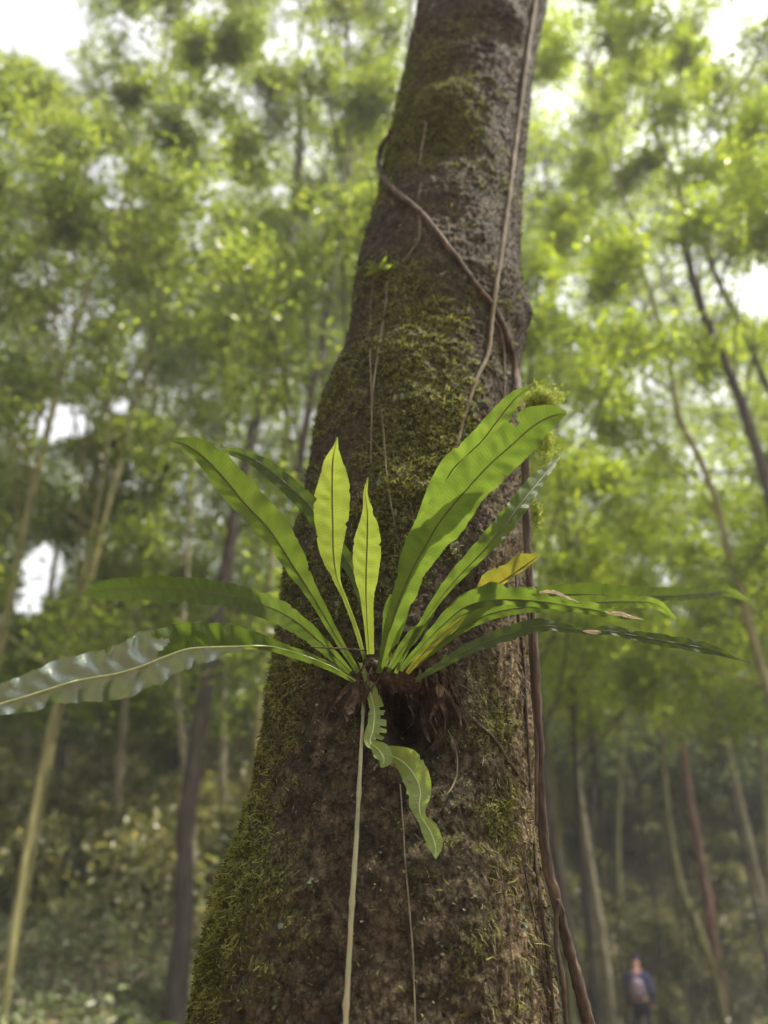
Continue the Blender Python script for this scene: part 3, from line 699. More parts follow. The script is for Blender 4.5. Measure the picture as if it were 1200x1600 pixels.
    if mat2 is not None:
        I_, J_ = np.meshgrid(np.arange(n - 1) / (n - 1), v[:-1], indexing='ij')
        o.data.polygons.foreach_set('material_index', ((I_ < mat2[1]) | ((J_ < 0) & (I_ + .02 * np.sin(J_ * 9) < mat2[2]))).astype(np.int32).ravel())
        o.data.update()
    if label: o['label'] = label
    wmean = W.mean(1)
    rr = np.clip(wmean * 0.075, 0.0005, 0.00125) * ribw
    rr[-4:] *= np.array([.8, .6, .4, .2])
    Vt, Ft, Ut = tube(P + N2 * 0.0004, rr, 6)
    mesh_obj('midrib', Vt, Ft, rib_mat, o, uv=Ut)
    # an Empty-free child of a part: keep it in the same place
    return o
def dep(pts, d0, d1, pw=1.0):
    """fill in depths running smoothly from d0 to d1"""
    k = len(pts) - 1
    return [(a, b, d0 + (d1 - d0) * (i / k) ** pw, c, d) for i, (a, b, c, d) in enumerate(pts)]

frond(dep([(556, 1064, 5, 3), (520, 1042, 8, 5), (470, 1022, 10, 7), (430, 1011, 8, 10), (400, 1009, 6, 22), (367, 1010, 8, 32), (330, 1011, 20, 38), (293, 1014, 29, 40), (255, 1027, 34, 44), (220, 1041, 36, 48), (183, 1052, 42, 42), (148, 1058, 39, 38), (114, 1065, 33, 38),
      (75, 1077, 26, 36), (37, 1089, 26, 33), (0, 1100, 16, 29), (-45, 1117, 12, 17), (-85, 1135, 1, 1)], 1.43, 1.16), M_fr_gloss, M_midrib_pale, label='glossy silver reflecting frond reaching far left', tilt=8, fold=-0.16, wave=0.22, seed=2, n=260, wfreq=5, ribw=1.3, buckle=0.09, ragged=0.09, blen=.042, mat2=(M_fr_mid, .27, .46))
frond([(548, 1050, 1.44, 4, 4), (500, 1003, 1.46, 12, 11), (455, 966, 1.50, 18, 17), (410, 945, 1.58, 19, 18), (360, 930, 1.68, 19, 19), (300, 922, 1.84, 20, 20), (230, 919, 2.0, 19, 19), (170, 922, 2.2, 17, 16), (128, 930, 2.35, 2, 2)],
      M_fr_mid, M_midrib_dark, label='blurred green frond arching far left', tilt=20, seed=3, wave=.06)
frond(dep([(560, 1050, 4, 4), (530, 1002, 6, 6), (500, 950, 8, 10), (478, 915, 10, 15), (457, 883, 13, 24), (437, 851, 15, 28), (417, 823, 17, 30), (383, 787, 19, 31), (350, 747, 20, 28), (317, 713, 13, 26), (292, 696, 7, 13), (266, 686, 1, 1)], 1.44, 1.25),
      M_fr_light, M_midrib_dark, label='large green frond rising up to the left', tilt=-14, seed=4, wave=.09, n=110)
frond([(580, 1035, 1.46, 4, 4), (572, 960, 1.50, 6, 6), (552, 895, 1.52, 10, 10), (520, 845, 1.54, 13, 13), (487, 795, 1.56, 15, 15), (455, 763, 1.58, 14, 14), (425, 737, 1.62, 13, 13), (395, 717, 1.66, 10, 10), (365, 706, 1.70, 7, 7), (344, 705, 1.72, 1, 1)],
      M_fr_mid, M_midrib_dark, tilt=-10, seed=5)
frond(dep([(570, 1030, 3, 3), (557, 983, 4, 3), (540, 937, 4, 3), (527, 905, 7, 5), (521, 865, 20, 13), (520, 820, 28, 23), (519, 785, 29, 28), (519, 750, 22, 25), (520, 720, 13, 15), (524, 697, 3, 5), (527, 683, .5, .5)], 1.45, 1.24),
      M_fr_bright, M_midrib_dark, label='taller bright yellow green young frond', seed=6, wave=.08, tilt=-6, fold=.10)
frond(dep([(577, 1022, 4, 8), (574, 980, 5, 10), (572, 935, 9, 12), (572, 900, 18, 19), (573, 867, 22, 22), (574, 835, 18, 20), (574, 800, 8, 10), (571, 770, 3, 4), (575, 746, .5, .5)], 1.44, 1.27),
      M_fr_bright, M_midrib_dark, label='shorter bright yellow green young frond', seed=7, wave=.06, fold=.12)
frond([(592, 1052, 1.44, 4, 4), (604, 1000, 1.42, 8, 11), (618, 955, 1.40, 12, 18), (630, 922, 1.38, 15, 22), (645, 888, 1.36, 24, 22), (663, 856, 1.34, 30, 26), (686, 817, 1.31, 32, 36), (721, 774, 1.28, 34, 31), (764, 727, 1.26, 34, 32), (799, 696, 1.25, 34, 30), (830, 668, 1.24, 30, 28), (858, 652, 1.24, 20, 18), (885, 645, 1.25, 3, 3)],
      M_fr_mid, M_midrib_dark, label='widest green frond rising to the right with a torn tip', tilt=12, seed=8, wave=.10, n=130, teeth=[(0.80, 0.815, 0.5, 1.0), (0.795, 0.822, 0.8, 1.0)])
frond([(600, 1042, 1.47, 4, 4), (628, 930, 1.46, 10, 8), (662, 830, 1.44, 18, 14), (700, 745, 1.41, 22, 18), (726, 715, 1.40, 22, 18), (752, 690, 1.39, 20, 16), (772, 664, 1.38, 18, 15), (792, 638, 1.38, 15, 13), (808, 620, 1.38, 11, 8), (827, 604, 1.38, 1, 1)],
      M_fr_light, M_midrib_dark, label='light green frond partly hidden behind the widest one', tilt=8, seed=9)
frond([(618, 1052, 1.44, 3, 3), (640, 1008, 1.43, 4, 3), (655, 983, 1.42, 6, 3), (677, 950, 1.42, 9, 4), (699, 921, 1.42, 12, 5), (721, 896, 1.42, 15, 7), (755, 861, 1.42, 18, 9), (786, 824, 1.44, 18, 13), (817, 783, 1.48, 16, 12), (840, 755, 1.53, 15, 9), (858, 733, 1.58, 8, 5), (874, 714, 1.64, 1, 1)],
      M_fr_light, M_midrib_dark, label='narrow wavy light green frond rising right', tilt=10, seed=10, wave=.16)
frond([(660, 1022, 1.47, 3, 3), (700, 975, 1.48, 4, 3), (745, 938, 1.50, 12, 4), (770, 918, 1.50, 24, 5), (790, 905, 1.50, 24, 5), (803, 896, 1.50, 19, 4), (820, 884, 1.50, 22, 5), (842, 868, 1.50, 3, 2)],
      M_fr_yellow, M_midrib_dark, label='short yellowing frond with brown blotches', seed=11, wave=.10)
frond([(625, 1047, 1.43, 3, 3), (650, 1020, 1.42, 7, 5), (680, 988, 1.41, 11, 6), (717, 955, 1.40, 18, 7), (742, 943, 1.40, 24, 7), (770, 938, 1.40, 27, 8), (800, 937, 1.41, 20, 9), (830, 939, 1.42, 20, 9), (860, 942, 1.43, 10, 9), (895, 948, 1.44, 6, 8), (922, 952, 1.46, 13, 8), (950, 958, 1.48, 5, 6), (975, 963, 1.50, 5, 4), (1006, 968, 1.52, 1, 1)],
      M_fr_mid, M_midrib_dark, label='wavy edged frond with curled pale margin', tilt=16, seed=12, wave=.28, fold=.25, n=130)
frond([(652, 1037, 1.46, 3, 3), (683, 1010, 1.46, 6, 6), (721, 981, 1.47, 10, 8), (767, 959, 1.48, 12, 9), (820, 949, 1.50, 14, 9), (880, 945, 1.54, 14, 10), (940, 941, 1.60, 12, 10), (990, 940, 1.66, 10, 10), (1027, 945, 1.70, 8, 8), (1056, 967, 1.74, 1, 1)],
      M_fr_light, M_midrib_dark, tilt=18, seed=13, wave=.10)
frond([(662, 1022, 1.48, 4, 4), (720, 965, 1.49, 8, 8), (780, 938, 1.52, 12, 8), (850, 930, 1.56, 15, 9), (920, 929, 1.62, 19, 9), (980, 931, 1.70, 16, 8), (1035, 931, 1.80, 14, 8), (1090, 928, 1.92, 11, 8), (1135, 925, 2.05, 9, 7), (1172, 940, 2.15, 1, 1)],
      M_fr_mid, M_midrib_dark, label='long frond stretching level to the far right with a blurred tip', tilt=16, seed=14, wave=.08)
frond(dep([(650, 1062, 3, 3), (690, 1038, 6, 6), (730, 1015, 9, 9), (783, 995, 12, 10), (840, 978, 11, 9), (885, 982, 7, 6), (922, 988, 4, 4), (950, 986, 9, 6), (990, 993, 8, 8), (1040, 1002, 10, 9), (1085, 1010, 10, 9), (1120, 1018, 7, 6), (1145, 1028, 3, 2), (1173, 1036, .5, .5)], 1.42, 1.36),
      M_fr_dark, M_midrib_dark, label='lowest dark frond twisting to the far right', tilt=-20, seed=15, wave=.22, n=110)
frond([(598, 1040, 1.48, 3, 3), (602, 990, 1.50, 5, 5), (606, 950, 1.50, 6, 6), (611, 928, 1.50, 1, 1)], M_fr_light, M_midrib_dark, seed=16, n=40)
frond([(612, 1030, 1.47, 3, 3), (620, 1000, 1.48, 5, 4), (632, 965, 1.49, 5, 4), (642, 938, 1.5, 1, 1)], M_fr_light, M_midrib_dark, seed=17, n=40)
frond([(636, 1052, 1.45, 3, 3), (664, 1018, 1.45, 8, 7), (695, 988, 1.46, 8, 6), (730, 960, 1.47, 1, 1)], M_fr_yellow, M_midrib_dark, seed=18, n=50)
frond([(606, 1050, 1.43, 3, 3), (630, 1012, 1.42, 8, 9), (652, 985, 1.42, 8, 9), (678, 960, 1.43, 1, 1)], M_fr_mid, M_midrib_dark, seed=28, n=50)
frond([(563, 1036, .030, 3, 3), (572, 1062, .034, 8, 4), (580, 1088, .036, 13, 6), (585, 1112, .036, 16, 9), (583, 1138, .034, 21, 11), (578, 1158, .03, 15, 9), (582, 1170, .03, 4, 3)], M_fr_droop, M_midrib_pale, label='pale drooping frond with a slotted edge', off_mode=True, seed=19, wave=.16, fold=.2, comb=(.45, .92, 6, .5), n=260, tilt=-10)
frond([(580, 1162, .034, 3, 3), (592, 1172, .04, 14, 12), (600, 1186, .036, 13, 10), (596, 1199, .03, 2, 2)], M_fr_droop, M_midrib_pale, off_mode=True, seed=20, wave=.1, n=40)
frond([(588, 1172, .034, 4, 4), (610, 1180, .034, 15, 11), (632, 1192, .034, 25, 16), (650, 1215, .032, 23, 19), (657, 1238, .03, 18, 20), (655, 1258, .03, 13, 15), (659, 1277, .03, 8, 8), (672, 1298, .03, 14, 12), (680, 1320, .028, 12, 12), (681, 1342, .026, .7, .7)],
      M_fr_droop, M_midrib_pale, label='pale green frond hanging curled below the fern', off_mode=True, seed=21, wave=.16, fold=.22, n=110, tilt=14)
M_edge = frond_mat('dried pale margin', (0.34, 0.28, 0.19), (0.42, 0.37, 0.26), 0.3, 0.5, (1.1, 1.0, 0.9), 0.4, 0.1)
frond([(832, 917, 1.415, .5, .5), (842, 925, 1.42, 1.5, 2), (856, 924, 1.42, 2.5, 2.5), (868, 925, 1.42, 2, 3), (884, 932, 1.43, 1.5, 2.5), (904, 941, 1.43, .5, .7)], M_edge, M_edge, name='curled_edge', label='dried pale curled margin of the wavy frond', seed=50, wave=.35, ragged=.3, n=60, ribw=.5)
frond([(944, 955, 1.455, .5, .5), (956, 958, 1.46, 2.5, 3), (970, 959, 1.47, 3, 3), (984, 963, 1.48, 2, 3), (1004, 968, 1.5, .5, .5)], M_edge, M_edge, name='curled_edge', label='pale dried tip of the wavy frond', seed=52, wave=.3, ragged=.3, n=50, ribw=.5)
frond([(910, 986, 1.39, .5, .5), (922, 987, 1.388, 3, 3), (934, 988, 1.388, 3, 3), (944, 990, 1.39, .5, .5)], M_edge, M_edge, name='curled_edge', label='pale twisted patch on the lowest dark frond', seed=51, wave=.3, n=30)
# dry remains and root ball
def dry(pts, name='dry_leaf', seed=0):
    P = np.array([surf(a, b, o) for a, b, o, _ in pts]); W = np.array([c / FPX * 1.4 for *_, c in pts])
    n, m = 40, 5
    P = catmull(P, n); W = np.maximum(catmull(W[:, None], n)[:, 0], .0003)
    T = np.gradient(P, axis=0); T /= np.linalg.norm(T, axis=1)[:, None]
    vd = P - EYE; vd /= np.linalg.norm(vd, axis=1)[:, None]
    S = np.cross(vd, T); S /= np.linalg.norm(S, axis=1)[:, None]; Q = np.cross(S, T)
    f = np.linspace(0, 1, n) * 9 + seed
    v = np.linspace(-1, 1, 2 * m + 1)
    V = P[:, None] + S[:, None] * (W[:, None] * v[None] * (1 + .2 * fbm(f[:, None] * 2, v[None] * 2, seed, 2, seed)))[..., None] + Q[:, None] * (W[:, None] * (.7 * v[None] ** 2 + .5 * fbm(f[:, None], v[None] * 3, seed, 2, seed + 5)))[..., None]
    i, j = np.meshgrid(np.arange(n - 1), np.arange(2 * m), indexing='ij'); c = 2 * m + 1
    F = np.stack([i * c + j, i * c + j + 1, (i + 1) * c + j + 1, (i + 1) * c + j], -1).reshape(-1, 4)
    return mesh_obj(name, V.reshape(-1, 3), F, M_dry, fern)
dry([(562, 1048, .04, 3), (556, 1068, .04, 6), (556, 1085, .035, 8), (548, 1100, .035, 7), (540, 1112, .03, 4), (543, 1128, .03, 1)], seed=1)
dry([(540, 1098, .03, 1), (545, 1112, .032, 4), (550, 1106, .034, 5), (558, 1090, .03, 2)], seed=2)
dry([(570, 1030, .05, 2), (578, 1022, .055, 7), (592, 1024, .055, 8), (604, 1032, .05, 3)], seed=3)
dry([(612, 1020, .05, 2), (622, 1012, .05, 6), (632, 1008, .05, 6), (640, 1012, .045, 2)], seed=4)
dry([(628, 1046, .05, 2), (624, 1060, .055, 7), (620, 1072, .05, 5), (617, 1082, .045, .5)], seed=5)
dry([(650, 1040, .04, 3), (675, 1034, .04, 6), (695, 1040, .03, 5), (704, 1052, .02, 1)], seed=6)
dry([(665, 1052, .03, 3), (680, 1060, .03, 7), (690, 1078, .02, 5), (694, 1095, .015, 1)], seed=7)
dry([(660, 1100, .01, 3), (664, 1130, .012, 6), (668, 1150, .01, 4), (672, 1160, .01, 1)], seed=8)
dry([(706, 1150, .01, 2), (711, 1165, .012, 5), (713, 1180, .01, 4), (712, 1192, .01, 1)], seed=9)
for q in range(34):
    x0, y0 = (random.uniform(655, 714) if q % 3 else random.uniform(560, 655)), random.uniform(1032, 1074); dx = (x0 - 640) * random.uniform(-.2, 1.0) + random.gauss(0, 9); L = random.uniform(30, 95); o0 = random.uniform(.02, .055)
    wq = random.uniform(1.5, 5)
    dry([(x0, y0, o0, 1.2), (x0 + dx * .4, y0 + L * .35, o0 * .9, wq), (x0 + dx * .8 + random.gauss(0, 4), y0 + L * .7, o0 * .6, wq * .7), (x0 + dx + random.gauss(0, 6), y0 + L, o0 * .35, .5)], 'dead_frond', seed=40 + q)
def root_ball():
    mb = MB()
    # a lumpy knot of rhizome
    C = surf(620, 1052, 0.005)
    u, vv = np.meshgrid(np.linspace(0, 2 * np.pi, 40, endpoint=False), np.linspace(0.05, np.pi - 0.05, 22), indexing='xy')
    d = np.stack([np.sin(vv) * np.cos(u), np.sin(vv) * np.sin(u), np.cos(vv)], -1)
    r = 1 + 0.35 * fbm(d[..., 0] * 3, d[..., 1] * 3, d[..., 2] * 3, 3, 8) + 0.15 * fbm(d[..., 0] * 12, d[..., 1] * 12, d[..., 2] * 12, 2, 18)
    V = C + d * r[..., None] * np.array([0.082, 0.042, 0.034])
    a, b = V.shape[:2]
    i, j = np.meshgrid(np.arange(a - 1), np.arange(b), indexing='ij'); j2 = (j + 1) % b
    F = np.stack([i * b + j, i * b + j2, (i + 1) * b + j2, (i + 1) * b + j], -1).reshape(-1, 4)
    mb.add(V.reshape(-1, 3), F)
    for k in range(240):
        sx, sy = random.uniform(560, 705), random.uniform(1035, 1075)
        x, y = sx, sy; pts = []
        drift = (sx - 625) * 0.10 + random.gauss(0, 4); o0 = random.uniform(0.012, 0.045)
        L = random.randint(3, 7)
        for s in range(L):
            pts.append(surf(x, y, max(0.002, o0 * (1 - s / L))))
            x += drift * random.uniform(.4, 1.2) + random.gauss(0, 4); y += random.uniform(10, 24)
        Q = catmull(pts, L * 4)
        V, F, U = tube(Q, np.linspace(1, .35, len(Q)) * random.uniform(.0006, .0015), 5, caps=False)
        mb.add(V, F, U)
    o = mb.build('root_mass', M_fibre, fern); tag(o, kind='stuff')
root_ball()
vine('fallen_twig', [(484, 1011, 3, 1.41), (520, 1013, 3.5, 1.41), (548, 1014, 3.5, 1.42), (574, 1017, 3, 1.43)], M_vine, 'thin brown twig lying level across the left frond bases', 'twig', seed=31)

# small bright epiphyte high on the left edge
def small_fern():
    base = surf(592, 418, 0.004)
    e = empty('small_fern', tuple(base), 'tiny bright yellow green fern on the left edge of the mossy trunk', 'fern')
    specs = [[(592, 420), (598, 412), (604, 400)], [(590, 420), (582, 413), (573, 408)], [(590, 423), (580, 425), (568, 432)], [(594, 421), (604, 418), (612, 414)], [(590, 421), (584, 418), (571, 418)]]
    for q in specs:
        P = catmull([surf(a, b, .012 + .012 * k) for k, (a, b) in enumerate(q)], 14)
        T = np.gradient(P, axis=0); T /= np.linalg.norm(T, axis=1)[:, None]
        S = np.cross(P - EYE, T); S /= np.linalg.norm(S, axis=1)[:, None]
        w_ = 0.006 * np.sin(np.linspace(.25, np.pi - .1, 14)) * (1 + .4 * np.sin(np.arange(14) * 2.2))
        V = np.stack([P - S * w_[:, None], P + np.array([0, -.001, .001]), P + S * w_[:, None]], 1).reshape(-1, 3)
        i, j = np.meshgrid(np.arange(13), np.arange(2), indexing='ij')
        F = np.stack([i * 3 + j, i * 3 + j + 1, (i + 1) * 3 + j + 1, (i + 1) * 3 + j], -1).reshape(-1, 4)
        mesh_obj('frond', V, F, M_fr_bright, e, uv=np.zeros((len(V), 2)))
small_fern()

# sunlit moss tufts on the liana beside the widest frond's tip
M_moss_lit = leaf_mat('fresh moss', [(0.09, 0.11, 0.02), (0.15, 0.18, 0.035), (0.22, 0.25, 0.07)], 0.5, 0.6, (1.6, 1.6, 0.8), 0.2)  # brighter copy of the moss, sunlight painted into its colour
def tuft(px, py, d, s, k, label):
    C = at(px, py, d)
    b = C + rng.normal(size=(k, 3)) * np.array(s)
    dd = rng.normal(size=(k, 3)) + np.array([0.2, -0.3, .3]); dd /= np.linalg.norm(dd, axis=1)[:, None]
    V, F = strands(b, dd, rng.uniform(.006, .016, k), rng.uniform(.0016, .003, k), 3, 1.0, .6)
    core = MB(); core.add(V, F); t_ = catmull([C - np.array([.0, 0, 1.6 * s[2]]), C + np.array([.003, .002, 0]), C + np.array([0, 0, 1.6 * s[2]])], 16); V2, F2, U2 = tube(t_, 0.5 * s[0] * np.sin(np.linspace(.25, np.pi - .25, 16)), 10, .5, 4); core.add(V2, F2)
    o = core.build('moss_tuft', M_moss_lit, None, smooth=False)
    tag(o, label, 'moss', 'moss tufts on the liana')
tuft(843, 627, 1.80, (.022, .02, .014), 2400, 'sunlit moss tuft on the liana just above the widest frond tip')
tuft(852, 690, 1.78, (.012, .02, .028), 900, 'moss tuft on the liana below the widest frond tip')
tuft(838, 800, 1.72, (.006, .007, .02), 300, 'small moss tuft on the liana beside the narrow wavy frond')

# ------------------------------------------------------------------ forest behind
HOLES = [(60, 40, 95, 55, .97), (20, 10, 90, 60, .95), (190, 60, 60, 40, .7), (165, 265, 42, 30, .85), (200, 310, 38, 25, .8), (250, 240, 30, 30, .6), (320, 125, 50, 22, .7), (340, 205, 18, 25, .6), (440, 305, 16, 24, .8),
         (60, 425, 40, 26, .75), (100, 400, 30, 20, .7), (130, 480, 55, 30, .7), (110, 500, 34, 40, .8), (95, 655, 42, 36, .95), (190, 640, 20, 16, .9), (130, 560, 55, 40, .6), (220, 520, 30, 30, .5), (65, 890, 38, 46, .95), (45, 930, 26, 34, .95),
         (12, 975, 18, 24, .8), (440, 80, 40, 22, .7), (520, 60, 70, 30, .5), (470, 5, 30, 14, .8), (1185, 460, 40, 42, .97), (1140, 480, 22, 16, .6), (925, 85, 32, 16, .9), (985, 20, 26, 14, .7), (905, 12, 26, 16, .7), (1000, 60, 20, 10, .7),
         (520, 175, 20, 14, .6), (560, 230, 22, 14, .5), (1190, 210, 14, 24, .5), (1145, 110, 20, 14, .5), (870, 30, 12, 30, .5), (635, 75, 12, 60, .6), (860, 330, 16, 16, .4), (1175, 410, 16, 26, .5), (300, 370, 20, 18, .5), (60, 350, 22, 14, .5)]
def hole_strength(P):
    px, py, d = project(P)
    s = np.zeros(len(P))
    jx = 10 * noise(px / 26, py / 26, 0 * px, 3); jy = 10 * noise(px / 26, py / 26, 0 * px + 5, 4)
    for hx, hy, a, b, k in HOLES:
        q = ((px + jx - hx) / a) ** 2 + ((py + jy - hy) / b) ** 2
        s = np.maximum(s, k * (1 - sstep(0.55, 1.35, q)))
    return s

def sun_gap(P):
    """the canopy is open in places: share of leaves missing where a shaft of sun comes down"""
    k = (P[:, 2] - 3.0)
    fx = P[:, 0] - k * sd.x / sd.z; fy = P[:, 1] - k * sd.y / sd.z
    kk = P[:, 2] - 8.0                          # an opening that lights the bushes on the right
    gx_ = P[:, 0] - kk * sd.x / sd.z; gy_ = P[:, 1] - kk * sd.y / sd.z
    win = .9 * sstep(1.8, 2.6, gx_) * (1 - sstep(8, 9.5, gx_)) * sstep(10.3, 11.2, gy_) * (1 - sstep(15.5, 17, gy_)) * sstep(9.2, 10.2, P[:, 2])
    k2 = P[:, 2] - 2.0                          # and one over the walker's bank
    hx_ = P[:, 0] - k2 * sd.x / sd.z; hy_ = P[:, 1] - k2 * sd.y / sd.z
    win = np.maximum(win, .82 * sstep(1.0, 2.5, hx_) * (1 - sstep(10, 12, hx_)) * sstep(16, 17, hy_) * (1 - sstep(24, 26, hy_)) * sstep(6.5, 8, P[:, 2]) * sstep(-.3, 0, fbm(hx_ * .5, hy_ * .5, 0 * hx_, 2, 77)))
    return np.maximum(win, sstep(-.02, .14, .07 + .10 * sstep(0, 3, fx) * sstep(15, 17, fy) + fbm(fx * .28 + 40, fy * .28, 0 * fx, 2, 313)) * .88 * sstep(8.5, 10.5, fy) * (1 - .6 * sstep(2, 4, fx) * (1 - sstep(14, 16, fy))))
def leaves(C, size, r=rng, flat=0.55, aspect=0.42, hang=0.3):
    """C (n,3) leaf bases -> small folded four-cornered leaves pointing every way, mostly level"""
    n = len(C)
    az = r.uniform(0, 2 * np.pi, n)
    el = r.normal(-hang, flat, n)
    d = np.stack([np.cos(az) * np.cos(el), np.sin(az) * np.cos(el), np.sin(el)], -1)
    up = np.array([0, 0, 1.0]) + r.normal(size=(n, 3)) * 0.55
    s = np.cross(d, up); s /= np.linalg.norm(s, axis=1)[:, None] + 1e-9
    nn = np.cross(s, d)
    L = (size * r.uniform(0.6, 1.35, n))[:, None]; Wd = L * aspect * r.uniform(.8, 1.2, n)[:, None]
    base = C; tip = C + d * L - nn * L * 0.12
    a = C + d * L * 0.45 + s * Wd * 0.5 + nn * L * 0.06; b = C + d * L * 0.45 - s * Wd * 0.5 + nn * L * 0.06
    V = np.stack([base, a, tip, b], 1).reshape(-1, 3)
    k = np.arange(n)[:, None] * 4
    F = np.concatenate([np.concatenate([k, k + 1, k + 2], 1), np.concatenate([k, k + 2, k + 3], 1)])
    return V, F

def clump_points(c, rad, n, r=rng):
    """leaf positions gathered on drooping sprays inside a flattened blob"""
    ns = max(3, n // 22)
    u = r.normal(size=(ns, 3)); u /= np.linalg.norm(u, axis=1)[:, None]
    tips = c + u * (rad * r.uniform(.45, 1.05, ns) ** 0.7)[:, None] * np.array([1, 1, .62])
    k = r.integers(0, ns, n); f = r.uniform(0.25, 1.0, n)[:, None]
    P = c + (tips[k] - c) * f + r.normal(size=(n, 3)) * rad * 0.11
    P[:, 2] -= (f[:, 0] ** 2) * rad * 0.12
    return P

# trunk paths seen in the photo: list of (px, py) with the distance ahead, width px, bark, crown leaf, label
TREES = [
 dict(Y=8.5,  p=[(8, 1600), (25, 1430), (48, 1290), (70, 1180), (92, 1080), (118, 960), (140, 850), (165, 720)], w=(15, 7), bark='olive', leaf='mid', label='slim pale trunk leaning in at the far left edge, moss stained'),
 dict(Y=9.6,  p=[(283, 1480), (288, 1380), (292, 1280), (305, 1180), (325, 1060), (350, 900), (385, 720), (425, 540), (450, 420), (462, 300), (470, 180)], w=(32, 20), bark='dark', leaf='mid', label='thick dark trunk left of the mossy tree rising through the canopy'),
 dict(Y=10.5, p=[(300, 1330), (296, 1240), (284, 1150), (275, 1080), (283, 1000), (292, 900), (298, 780)], w=(14, 8), bark='pale', leaf='mid', label='crooked pale sapling trunk right beside the thick dark one'),
 dict(Y=14,   p=[(350, 1300), (348, 1180), (352, 1050), (362, 900), (372, 760)], w=(14, 9), bark='pale', leaf='mid', label='thin straight pale trunk just left of the mossy trunk'),
 dict(Y=13,   p=[(180, 1330), (188, 1200), (196, 1090), (206, 960), (222, 800), (240, 640)], w=(15, 9), bark='pale', leaf='mid', label='thin pale trunk under the silver frond, second from the left edge'),
 dict(Y=16,   p=[(70, 1350), (90, 1220), (112, 1050), (138, 880), (155, 700), (172, 560), (190, 420)], w=(20, 12), bark='dark', leaf='dark', label='dark slender trunk crossing the bright sky gap at left'),
 dict(Y=18,   p=[(150, 1300), (158, 1150), (170, 980), (190, 800)], w=(14, 9), bark='dark', leaf='mid', label='dark slender trunk standing on the leafy slope at left'),
 dict(Y=12,   p=[(405, 1330), (400, 1180), (412, 1000), (430, 820), (448, 650)], w=(16, 11), bark='olive', leaf='yellow', label='olive trunk half hidden behind the left edge of the mossy tree'),
 dict(Y=7.0,  p=[(520, 1300), (540, 900), (575, 500), (600, 300), (628, 150), (640, 40), (648, -80)], w=(14, 9), bark='dark', leaf='mid', label='dark thin stem close behind the mossy trunk, upper left'),
 dict(Y=20,   p=[(20, 1280), (45, 1130), (75, 950), (100, 780)], w=(13, 9), bark='pale', leaf='dark', label='faint pale trunk far back on the left slope'),
 dict(Y=7.6,  p=[(1262, 1250), (1240, 1000), (1205, 790), (1168, 660), (1135, 570), (1108, 510), (1085, 440), (1072, 370), (1062, 300)], w=(23, 12), bark='dark', leaf='yellow', label='bent dark trunk with a forked limb at the upper right', limb=[(1070, 385), (1035, 372), (1000, 352), (980, 325), (972, 300)]),
 dict(Y=7.2,  p=[(1235, 1260), (1210, 1120), (1180, 1010), (1160, 930), (1140, 870), (1118, 780), (1090, 710), (1060, 650), (1045, 560), (1022, 480), (1000, 410), (985, 340)], w=(17, 8), bark='olive', leaf='yellow', label='crooked brown trunk passing behind the right frond tips'),
 dict(Y=20,   p=[(1060, 830), (1030, 710), (1012, 620), (998, 550), (984, 470), (975, 380)], w=(7, 8), bark='pale', leaf='grey', label='pale far trunk between the mossy tree and the bent dark trunk'),
 dict(Y=19,   p=[(955, 1595), (945, 1500), (935, 1430), (918, 1330), (908, 1260), (900, 1190), (885, 1060), (872, 930)], w=(16, 9), bark='pale', leaf='mid', label='pale peeling trunk nearest the walker on the right'),
 dict(Y=20,   p=[(928, 1580), (922, 1480), (918, 1380), (925, 1260), (930, 1150)], w=(16, 10), bark='dark', leaf='mid', label='dark trunk close behind the pale peeling trunk'),
 dict(Y=21,   p=[(1118, 1535), (1090, 1450), (1065, 1390), (1050, 1320), (1040, 1240), (1033, 1150)], w=(14, 9), bark='olive', leaf='mid', label='leaning yellowish trunk to the right of the walker'),
 dict(Y=21.5, p=[(1118, 1490), (1105, 1400), (1085, 1290), (1072, 1210), (1062, 1120), (1050, 1020)], w=(15, 10), bark='red', leaf='mid', label='reddish trunk right of the leaning yellowish one'),
 dict(Y=23,   p=[(975, 1480), (965, 1350), (968, 1240), (975, 1120), (982, 1000)], w=(10, 7), bark='olive', leaf='yellow', label='faint slim trunk above and behind the walker'),
 dict(Y=17,   p=[(1215, 1500), (1200, 1350), (1190, 1200), (1178, 1080)], w=(12, 8), bark='olive', leaf='grey', label='pale trunk at the lower right edge'),
 dict(Y=12,   p=[(905, 1300), (890, 1000), (872, 700), (862, 450), (850, 250)], w=(11, 7), bark='dark', leaf='yellow', label='thin stem tight against the right side of the mossy tree'),
]
